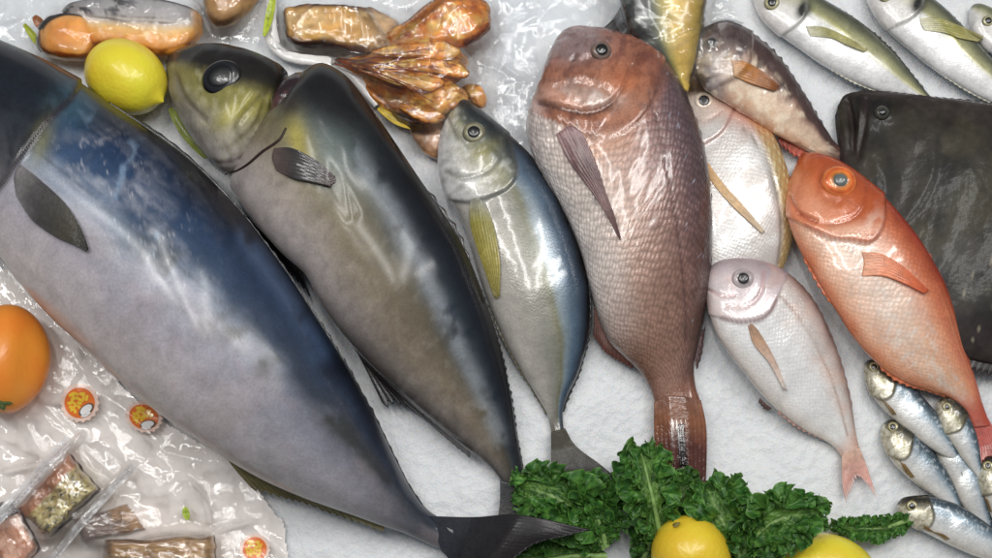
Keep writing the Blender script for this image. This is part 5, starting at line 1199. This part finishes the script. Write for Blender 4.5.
def slab(name, label, cat, corners, z0, z1, paint, mat, seed, n=70, amp=.0012, round_=.12, group=None):
    """a cut slab with rounded edges: corners in picture order, top at z1"""
    c = np.array(corners, float)
    t = thing(name, label, cat, P(c[:, 0].mean(), c[:, 1].mean(), 0), group)
    u = np.linspace(0, 1, n); U, W = np.meshgrid(u, u, indexing='ij')
    X = (c[0] * ((1 - U) * (1 - W))[..., None] + c[1] * (U * (1 - W))[..., None] + c[2] * (U * W)[..., None] + c[3] * ((1 - U) * W)[..., None])
    e = np.minimum(np.minimum(U, 1 - U), np.minimum(W, 1 - W))
    prof = np.sqrt(np.clip(1 - (1 - np.clip(e / round_, 0, 1)) ** 2, 0, 1))
    X = X + np.stack([fbm(U * 6, W * 6, 2, seed) - .5, fbm(U * 6 + 9, W * 6, 2, seed) - .5], -1) * 4
    Z = z0 + (z1 - z0) * prof + amp * (fbm(U * 14, W * 14, 3, seed + 2) - .5) * 2
    V = P(X[..., 0], X[..., 1], Z)
    col = paint(U, W, X)
    F = grid_faces(n, n)
    bot = V.copy(); bot[..., 2] = z0 - .001
    n0 = n * n
    rim = [j for j in range(n)] + [i * n + n - 1 for i in range(1, n)] + [(n - 1) * n + j for j in range(n - 2, -1, -1)] + [i * n for i in range(n - 2, 0, -1)]
    F += [tuple(n0 + k for k in q[::-1]) for q in grid_faces(n, n)]
    for a, b in zip(rim, rim[1:] + rim[:1]): F.append((b, a, n0 + a, n0 + b))
    o = mesh_obj('flesh', np.r_[V.reshape(-1, 3), bot.reshape(-1, 3)], F, mat, t, np.concatenate([col.reshape(-1, 3)] * 2))
    return t, o
def herb_paint(U, W, X):
    n = fbm(U * 8, W * 8, 4, 71)
    c = mix(np.broadcast_to(C(214, 198, 132), U.shape + (3,)), C(176, 156, 92), sst(.4, .65, n))
    c = mix(c, C(190, 122, 74), sst(.34, .26, W + .08 * (n - .5)))
    sp = sst(.58, .66, fbm(U * 26, W * 26, 3, 72)) * sst(.15, .35, W) * sst(.45, .55, fbm(U * 4, W * 4, 2, 73) + .06)
    c = mix(c, C(52, 50, 30), sp * .9)
    return mix(c, C(120, 80, 48), sst(.93, 1, W) * .6)
SLABS = []
SLABS.append(slab('herb_fillet', 'olive fillet slab speckled with dark herbs, brown along its upper edge', 'fillet', [(18, 508), (68, 452), (98, 490), (48, 538)], .004, .024, herb_paint, GLAZE, 70, group=None))
SLABS.append(slab('smoked_fillet', 'wood brown striped fillet block cut by the bottom edge', 'fillet', [(104, 540), (213, 534), (220, 590), (100, 592)], .004, .026,
    lambda U, W, X: mix(mix(np.broadcast_to(C(150, 112, 64), U.shape + (3,)), C(176, 142, 94), sst(.4, .65, fbm(U * 3, W * 16, 3, 81))), C(96, 62, 34), sst(.55, .75, fbm(U * 2, W * 22, 3, 82)) * .8), GLAZE, 80, group=None))
SLABS.append(slab('smoked_fillet', 'small greyish brown wedge of fillet above the striped block', 'fillet', [(72, 520), (128, 504), (146, 530), (84, 542)], .003, .014,
    lambda U, W, X: mix(np.broadcast_to(C(130, 112, 104), U.shape + (3,)), C(150, 112, 70), sst(.5, .8, U + .3 * (fbm(U * 6, W * 6, 3, 91) - .5))), GLAZE, 90, group=None))
SLABS.append(slab('salmon_scrap', 'orange pink salmon scrap in the bottom left corner', 'salmon', [(-14, 524), (20, 512), (38, 548), (10, 586)], .004, .020,
    lambda U, W, X: mix(np.broadcast_to(C(196, 140, 104), U.shape + (3,)), C(214, 172, 146), sst(.4, .6, fbm(U * 3, W * 12, 3, 95))), SALM, 96, group=None))
SLABS.append(slab('dark_fillet', 'dark grey brown strip of fish skin at the left edge near the herb slab', 'fillet', [(-16, 506), (10, 500), (24, 520), (-14, 530)], .002, .010,
    lambda U, W, X: mix(np.broadcast_to(C(70, 64, 56), U.shape + (3,)), C(46, 42, 38), sst(.4, .6, fbm(U * 6, W * 6, 3, 98))), GLAZE, 99, group=None))

# bits of green garnish
M_GREEN = skin_mat('garnish_green', rough=.4, coat=.3, bump=.2, var=.2)
def sprig(label, line, w, z, col):
    t = thing('garnish_strip', label, 'garnish', P(line[0][0], line[0][1], z)) if False else None
    R = resample(np.array(line, float), 40); T = np.gradient(R, axis=0); T /= np.linalg.norm(T, axis=1, keepdims=True)
    Nn = np.stack([-T[:, 1], T[:, 0]], -1); q = np.linspace(-1, 1, 9)
    ww = w * np.sin(np.linspace(.25, np.pi - .15, 40)) ** .6
    X = R[:, None, :] + Nn[:, None, :] * (ww[:, None] * q[None, :])[..., None]
    Z = z + .0015 * np.abs(q)[None, :] + .001 * np.sin(np.linspace(0, 9, 40))[:, None]
    top = P(X[..., 0], X[..., 1], Z).reshape(-1, 3); bot = top.copy(); bot[:, 2] -= .0006
    F = grid_faces(40, 9); F += [tuple(360 + k for k in f[::-1]) for f in grid_faces(40, 9)]
    cc = np.broadcast_to(C(*col), (40, 9, 3)) * (1 - .35 * (np.abs(q) < .2))[None, :, None]
    o = mesh_obj('garnish_strip', np.r_[top, bot], F, M_GREEN, None, np.concatenate([cc.reshape(-1, 3)] * 2))
    tag(o, label, 'garnish')
sprig('yellow green garnish blade left of the round salmon face', [(24, 24), (30, 32), (37, 42), (42, 52)], 3.5, .014, (150, 160, 40))
sprig('lime green garnish blade standing left of the white edged seafood bag', [(274, -6), (271, 8), (268, 22), (264, 36)], 4, .018, (170, 186, 40))
sprig('small brown leaf tip beside the round salmon face', [(34, 16), (40, 24), (46, 32)], 5, .016, (140, 84, 44))
sprig('green garnish wedged between the bent back head and the biggest fish', [(170, 108), (182, 128), (196, 146), (206, 158)], 5, .030, (112, 122, 46))
sprig('tiny lime green garnish scrap above the striped fillet', [(185, 507), (186, 514), (188, 520)], 3.5, .016, (166, 186, 66))
sprig('yellowish garnish strip along the lower edge of the orange heap', [(378, 108), (396, 120), (412, 126), (424, 128)], 4, .016, (186, 160, 50))

# ------------------------------------------------------------------ clear plastic
def film_mat(name, milk=.10, fres=1.0, rough=.10, tint=(1, 1, 1)):
    m, N, L, b = new_mat(name); N.remove(b)
    tr = N.new('ShaderNodeBsdfTransparent'); tr.inputs[0].default_value = (.97 * tint[0], .975 * tint[1], .98 * tint[2], 1)
    gl = N.new('ShaderNodeBsdfGlossy'); gl.inputs['Roughness'].default_value = rough; gl.inputs[0].default_value = (1, 1, 1, 1)
    df = N.new('ShaderNodeBsdfDiffuse'); df.inputs[0].default_value = (.82, .82, .83, 1)
    tc = N.new('ShaderNodeTexCoord')
    no = N.new('ShaderNodeTexNoise'); no.inputs['Scale'].default_value = 55; no.inputs['Detail'].default_value = 5; no.inputs['Distortion'].default_value = .8
    L.new(tc.outputs['Object'], no.inputs['Vector'])
    mr = N.new('ShaderNodeMapRange'); mr.inputs[1].default_value = .4; mr.inputs[2].default_value = .75; mr.inputs[3].default_value = milk * .5; mr.inputs[4].default_value = milk * 2.2
    L.new(no.outputs['Fac'], mr.inputs[0])
    m1 = N.new('ShaderNodeMixShader'); L.new(mr.outputs[0], m1.inputs[0]); L.new(tr.outputs[0], m1.inputs[1]); L.new(df.outputs[0], m1.inputs[2])
    fr = N.new('ShaderNodeFresnel'); fr.inputs[0].default_value = 1.5
    bp = N.new('ShaderNodeBump'); bp.inputs['Strength'].default_value = .5; bp.inputs['Distance'].default_value = .003
    L.new(no.outputs['Fac'], bp.inputs['Height']); L.new(bp.outputs[0], gl.inputs['Normal']); L.new(bp.outputs[0], fr.inputs['Normal'])
    mu = N.new('ShaderNodeMath'); mu.operation = 'MULTIPLY'; mu.inputs[1].default_value = fres * 2.0; mu.use_clamp = True; L.new(fr.outputs[0], mu.inputs[0])
    m2 = N.new('ShaderNodeMixShader'); L.new(mu.outputs[0], m2.inputs[0]); L.new(m1.outputs[0], m2.inputs[1]); L.new(gl.outputs[0], m2.inputs[2])
    L.new(m2.outputs[0], N['Material Output'].inputs['Surface'])
    return m
M_FILM = film_mat('clear_film', .02, .6, .05)
M_MILK = film_mat('milky_film', .05, .7, .06)
M_BACK = skin_mat('bag_backing', rough=.35, coat=.3, bump=.3, bump_scale=60, var=.05)
def shift(a, d, ax): return np.roll(a, d, ax)
def blur(a, k):
    for _ in range(k):
        a = (a + shift(a, 1, 0) + shift(a, -1, 0) + shift(a, 1, 1) + shift(a, -1, 1)) / 5
    return a
def dil(a, k):
    for _ in range(k):
        a = np.maximum.reduce([a, shift(a, 1, 0), shift(a, -1, 0), shift(a, 1, 1), shift(a, -1, 1)])
    return a
def all_under(names):
    r = []
    for o in list(COL.objects):
        if o.type != 'MESH': continue
        p = o
        while p.parent: p = p.parent
        if p.name.split('.')[0] in names: r.append(o)
    return r
def film(label, poly, under, z0=.006, amp=.004, freq=22, seed=1, mat=None, stepm=.0016, sag=10, backing=None, cat='plastic wrap', name='plastic_bag', edge=2.5, ang=0.0, stretch=2.0, seams=()):
    bb = np.array([P(px, py, z0) for px, py in poly])
    x = np.arange(bb[:, 0].min() - .004, bb[:, 0].max() + .004, stepm); y = np.arange(bb[:, 1].min() - .004, bb[:, 1].max() + .004, stepm)
    X, Y = np.meshgrid(x, y, indexing='ij')
    bv = bvh_of(all_under(under)) if under else None
    Z = np.full(X.shape, z0)
    if bv is not None:
        dn = Vector((0, 0, -1))
        for i in range(X.shape[0]):
            for j in range(X.shape[1]):
                l = bv.ray_cast(Vector((X[i, j], Y[i, j], .5)), dn)[0]
                if l is not None and l.z > Z[i, j]: Z[i, j] = l.z
        raw = Z.copy()
        Z = np.maximum(raw, blur(dil(raw, 2), sag)) + .0012
    ca, sa = math.cos(ang), math.sin(ang)
    u = (X * ca + Y * sa) * freq / stretch; v = (-X * sa + Y * ca) * freq
    wx = fbm(X * freq * .6, Y * freq * .6, 2, seed + 50) * 1.6
    r1 = ridged(u + wx, v + wx, 2, seed); r2 = ridged((X * sa + Y * ca) * freq * .8 + 3 + wx, (X * ca - Y * sa) * freq * 1.7, 2, seed + 9)
    m = sst(.35, .6, fbm(X * 14, Y * 14, 2, seed + 20))
    Z = Z + amp * (r1 ** 2 * (.3 + .7 * m) + .7 * r2 ** 3 * (1 - .5 * m)) + amp * .5 * fbm(X * 60, Y * 60, 2, seed + 3)
    pxx, pyy = proj(np.stack([X, Y, np.full(X.shape, z0)], -1))
    for ln, wpx, hh in seams:
        d, _ = dist_poly(pxx, pyy, ln); Z = Z + hh * np.exp(-(d / wpx) ** 2) * (1 + .25 * np.sin((pxx - pyy) * .9))
    ex = pxx + edge * 3 * (fbm(X * 40, Y * 40, 3, seed + 4) - .5); ey = pyy + edge * 3 * (fbm(X * 40 + 9, Y * 40, 3, seed + 5) - .5)
    ins = inpoly(ex, ey, poly)
    nr, nc = X.shape; idx = -np.ones(X.shape, int); F = []
    for i in range(nr - 1):
        for j in range(nc - 1):
            if ins[i, j] and ins[i + 1, j] and ins[i, j + 1] and ins[i + 1, j + 1]: F.append((i * nc + j, (i + 1) * nc + j, (i + 1) * nc + j + 1, i * nc + j + 1))
    used = sorted({k for f in F for k in f}); mp = {k: n for n, k in enumerate(used)}
    V = np.stack([X, Y, Z], -1).reshape(-1, 3)[used]
    o = mesh_obj(name, V, [tuple(mp[k] for k in f) for f in F], mat or M_FILM)
    tag(o, label, cat)
    if backing:
        Vb = np.stack([X, Y, .0015 + .002 * fbm(X * 18, Y * 18, 3, seed + 70)], -1).reshape(-1, 3)[used]
        mesh_obj('backing_sheet', Vb, [tuple(mp[k] for k in f) for f in F], M_BACK, o, np.broadcast_to(C(*backing), Vb.shape))
    o_b = BVHTree.FromPolygons([Vector(q) for q in V.tolist()], [tuple(mp[k] for k in f) for f in F])
    return o, o_b
FILM1, _b1 = film('crinkled clear film over the orange glazed seafood, rolled white edges', [(262, -30), (268, 20), (272, 52), (300, 62), (345, 70), (392, 116), (414, 152), (446, 160), (466, 150), (534, 146), (536, 60), (540, -30)],
     {'seafood_piece'}, .006, .006, 20, 3, sag=14, seams=[([(372, 26), (384, 46), (388, 52)], 3, .010), ([(388, 50), (420, 30), (452, 4)], 2.5, .010), ([(360, 8), (372, 30)], 3, .005), ([(268, 0), (270, 40), (284, 52)], 5, .008), ([(470, 55), (500, 66), (520, 80)], 2.5, .006), ([(474, 84), (492, 90)], 2.5, .005)], ang=.6)
M_ROLL = skin_mat('rolled_white_film', rough=.25, coat=.8, coat_rough=.08, bump=.4, bump_scale=90, var=.06)
def roll(parent, line, r, z):
    R = resample(np.array(line, float), 110); T = np.gradient(R, axis=0); T /= np.linalg.norm(T, axis=1, keepdims=True)
    Nn = np.stack([-T[:, 1], T[:, 0]], -1); k = np.arange(110); V = []
    rr = r * (.45 + 1.1 * fbm(k / 12.0, k * 0, 3, 5))
    for a in np.linspace(0, 2 * np.pi, 18, endpoint=False):
        q = R + Nn * (rr * np.cos(a))[:, None]
        V.append(P(q[:, 0], q[:, 1], z + rr * MPP * .7 * np.sin(a) + .0012 * fbm(k / 5.0, k * 0, 2, 9)))
    V = np.stack(V, 1)
    mesh_obj('rolled_edge', V, grid_faces(110, 18, True), M_ROLL, parent, np.broadcast_to(C(216, 214, 212), V.shape))
roll(FILM1, [(273, -20), (271, 10), (272, 38), (284, 54), (312, 60), (340, 66), (360, 82), (378, 104)], 5.5, .010)
film('glossy clear film over the salmon slices at the top left', [(-30, -30), (-30, 60), (0, 44), (42, 62), (92, 70), (130, 62), (172, 62), (210, 44), (262, 46), (258, -30)],
     {'salmon_piece'}, .006, .004, 20, 13, sag=12, ang=-.2, seams=[([(100, 24), (140, 30), (180, 32)], 2, .004), ([(186, -4), (197, 10), (200, 22)], 2.5, .004), ([(8, 22), (28, 16)], 3, .004)])
FILM3, FBV = film('large crumpled clear bag in the bottom left corner, over the fillets', [(-30, 262), (14, 268), (60, 322), (120, 384), (170, 424), (228, 458), (256, 486), (282, 520), (296, 590), (-30, 590)],
     {'herb_fillet', 'smoked_fillet', 'salmon_scrap', 'dark_fillet'}, .007, .009, 11, 23, mat=M_MILK, sag=16, backing=(214, 207, 202), ang=-.75, stretch=2.6,
     seams=[([(0, 248), (60, 318), (122, 376), (150, 398)], 2.5, .006), ([(0, 528), (40, 484), (84, 436)], 3, .006), ([(56, 556), (84, 516), (134, 466)], 3, .007), ([(122, 520), (116, 500), (126, 486)], 2, .005), ([(190, 480), (206, 500), (210, 520)], 2.5, .006), ([(216, 530), (250, 520)], 2.5, .005), ([(6, 470), (40, 462)], 3, .004)])
film('thin film around the rockfish head and the yellow fish end', [(612, -30), (606, 30), (640, 70), (690, 98), (726, 86), (744, 60), (736, 20), (728, -30)],
     {'wrapped_fish', 'rockfish'}, .012, .004, 26, 33, sag=8, ang=1.3)
film('empty flat film lying on the ice between the seafood bag and the brown bream', [(486, -30), (500, 60), (496, 120), (524, 150), (534, 110), (548, 50), (600, 24), (606, -30)], None, .004, .007, 13, 43, sag=4, ang=.9, stepm=.0016)

film('tight clear pack sealed around the herb slab, with pale side seams', [(-12, 546), (20, 508), (84, 428), (144, 464), (100, 512), (50, 574)],
     {'herb_fillet', 'plastic_bag'}, .016, .0035, 20, 53, sag=6, ang=-.85, stretch=3, seams=[([(0, 528), (40, 484), (84, 436)], 3, .004), ([(56, 562), (96, 514), (138, 466)], 3, .005)])
# paper label and stickers lying on the big bag
M_LABEL = film_mat('label_film', .42, .6, .15)
M_PRINT = skin_mat('sticker_print', rough=.35, coat=.5, coat_rough=.1, bump=.05, var=.08)
def on_film(px, py, up=.0006):
    l = hit(FBV, px, py)[0]
    return (np.array(l[:]) if l is not None else P(px, py, .014)) + np.array([0, 0, up])
def patch(name, poly_fn, nr, na, up, mat, parent, colour):
    V = []
    for i in range(nr + 1):
        for j in range(na):
            x, y = poly_fn(i / nr, 2 * math.pi * j / na); V.append(on_film(x, y, up))
    V = np.array(V)
    return mesh_obj(name, V, grid_faces(nr + 1, na, True), mat, parent, np.broadcast_to(C(*colour), (len(V), 3)))
def stroke(pts, w, up, parent, colour, name='lettering_stroke'):
    V = []; F = []
    for line in pts:
        R = resample(np.array(line, float), 14); T = np.gradient(R, axis=0); T /= np.linalg.norm(T, axis=1, keepdims=True) + 1e-9
        Nn = np.stack([-T[:, 1], T[:, 0]], -1); o = len(V)
        for r, n in zip(R, Nn):
            V.append(on_film(*(r + n * w), up)); V.append(on_film(*(r - n * w), up))
        for k in range(13): F.append((o + 2 * k, o + 2 * k + 1, o + 2 * k + 3, o + 2 * k + 2))
    return mesh_obj(name, V, F, M_PRINT, parent, np.broadcast_to(C(*colour), (len(V), 3)))
def sticker(label, cx, cy, r, rot, emblem=True, squash=1.0):
    t = thing('round_sticker', label, 'sticker', on_film(cx, cy, .0005), 'round orange stickers on the crumpled bag')
    ca, sa = math.cos(rot), math.sin(rot)
    def M(x, y): return (cx + (x * ca - y * sa * squash) * r, cy + (x * sa + y * ca * squash) * r)
    patch('rim', lambda q, a: M(q * (1.0 + .05 * math.cos(18 * a)) * math.cos(a), q * (1 + .05 * math.cos(18 * a)) * math.sin(a)), 5, 108, .0008, M_PRINT, t, (226, 190, 176))
    patch('disc', lambda q, a: M(q * .80 * math.cos(a), q * .80 * math.sin(a)), 5, 60, .0013, M_PRINT, t, (212, 104, 20))
    strokes = [[(-.55, -.35), (-.30, -.50), (-.05, -.42)], [(-.45, -.15), (-.15, -.25), (.1, -.12)], [(-.30, -.55), (-.36, -.2), (-.5, .1)], [(-.62, .05), (-.4, -.02), (-.2, .1), (-.35, .25), (-.55, .2)],
               [(.10, -.55), (.22, -.3), (.12, -.05)], [(-.02, -.45), (.30, -.48)], [(.42, -.4), (.34, -.1)], [(-.48, .40), (-.28, .35), (-.2, .55)], [(-.1, .12), (.02, .3)], [(-.12, -.02), (.12, .05)]]
    if not emblem: strokes += [[(-.3, .35), (.1, .3), (.4, .4)], [(.1, .1), (.45, .05)], [(.3, -.05), (.38, .25), (.2, .5)]]
    stroke([[M(*p) for p in s_] for s_ in strokes], .075 * r, .0018, t, (238, 178, 24), 'lettering')
    if emblem:
        def E(q, a, k): return M(.36 + q * k * (.36 * math.cos(a) * .78 - .20 * math.sin(a) * .62), .36 + q * k * (-.36 * math.cos(a) * .62 - .20 * math.sin(a) * .78))
        patch('emblem_outline', lambda q, a: E(q, a, 1.28), 3, 40, .0021, M_PRINT, t, (90, 84, 70))
        patch('fish_emblem', lambda q, a: E(q, a, 1.0), 3, 40, .0026, M_PRINT, t, (232, 222, 220))
        stroke([[M(.10, .70), M(.34, .68), M(.58, .50)]], .05 * r, .0026, t, (236, 222, 214), 'emblem_stripe')
sticker('round orange sticker with a white fish emblem, nearest the orange fruit', 80, 403, 19, 0.0)
sticker('round orange sticker half tucked under the belly of the biggest fish', 144, 417, 18.5, .35, squash=.82)
sticker('round orange sticker without emblem at the bottom edge, covered in yellow letters', 255, 549, 15, .1, emblem=False)
def label_strip(label, corners, lines, seed):
    c = np.array(corners, float); n = 40
    U, W = np.meshgrid(np.linspace(0, 1, n), np.linspace(0, 1, 14), indexing='ij')
    X = c[0] * ((1 - U) * (1 - W))[..., None] + c[1] * (U * (1 - W))[..., None] + c[2] * (U * W)[..., None] + c[3] * ((1 - U) * W)[..., None]
    V = np.array([on_film(x, y, .0075) for x, y in X.reshape(-1, 2)])
    t = thing('paper_label', label, 'label', V.mean(0))
    mesh_obj('paper', V, grid_faces(n, 14), M_LABEL, t, np.broadcast_to(C(206, 206, 214), (len(V), 3)))
    rng = random.Random(seed); st = []
    for k in range(lines):
        w = (k + .8) / (lines + .6); u = .05
        while u < .93:
            du = rng.uniform(.02, .07)
            if rng.random() < .75:
                pa = c[0] * (1 - u) * (1 - w) + c[1] * u * (1 - w) + c[2] * u * w + c[3] * (1 - u) * w; ub = min(.95, u + du)
                pb = c[0] * (1 - ub) * (1 - w) + c[1] * ub * (1 - w) + c[2] * ub * w + c[3] * (1 - ub) * w
                st.append([pa, pb])
            u += du + .018
    stroke(st, .5, .0085, t, (182, 182, 190), 'print')
def seal(parent, line, w):
    R = resample(np.array(line, float), 60); T = np.gradient(R, axis=0); T /= np.linalg.norm(T, axis=1, keepdims=True)
    Nn = np.stack([-T[:, 1], T[:, 0]], -1); V = np.array([on_film(*(r + n * w * q), .0075) for r, n in zip(R, Nn) for q in np.linspace(-1, 1, 7)])
    mesh_obj('sealed_seam', V, grid_faces(60, 7), M_LABEL, parent)
seal(FILM3, [(54, 560), (92, 514), (136, 466)], 4)
seal(FILM3, [(-4, 250), (30, 294), (84, 346), (122, 378)], 2.2)
label_strip('narrow white label with faint grey print beside the herb slab', [(-8, 520), (68, 436), (77, 442), (-6, 535)], 3, 4)
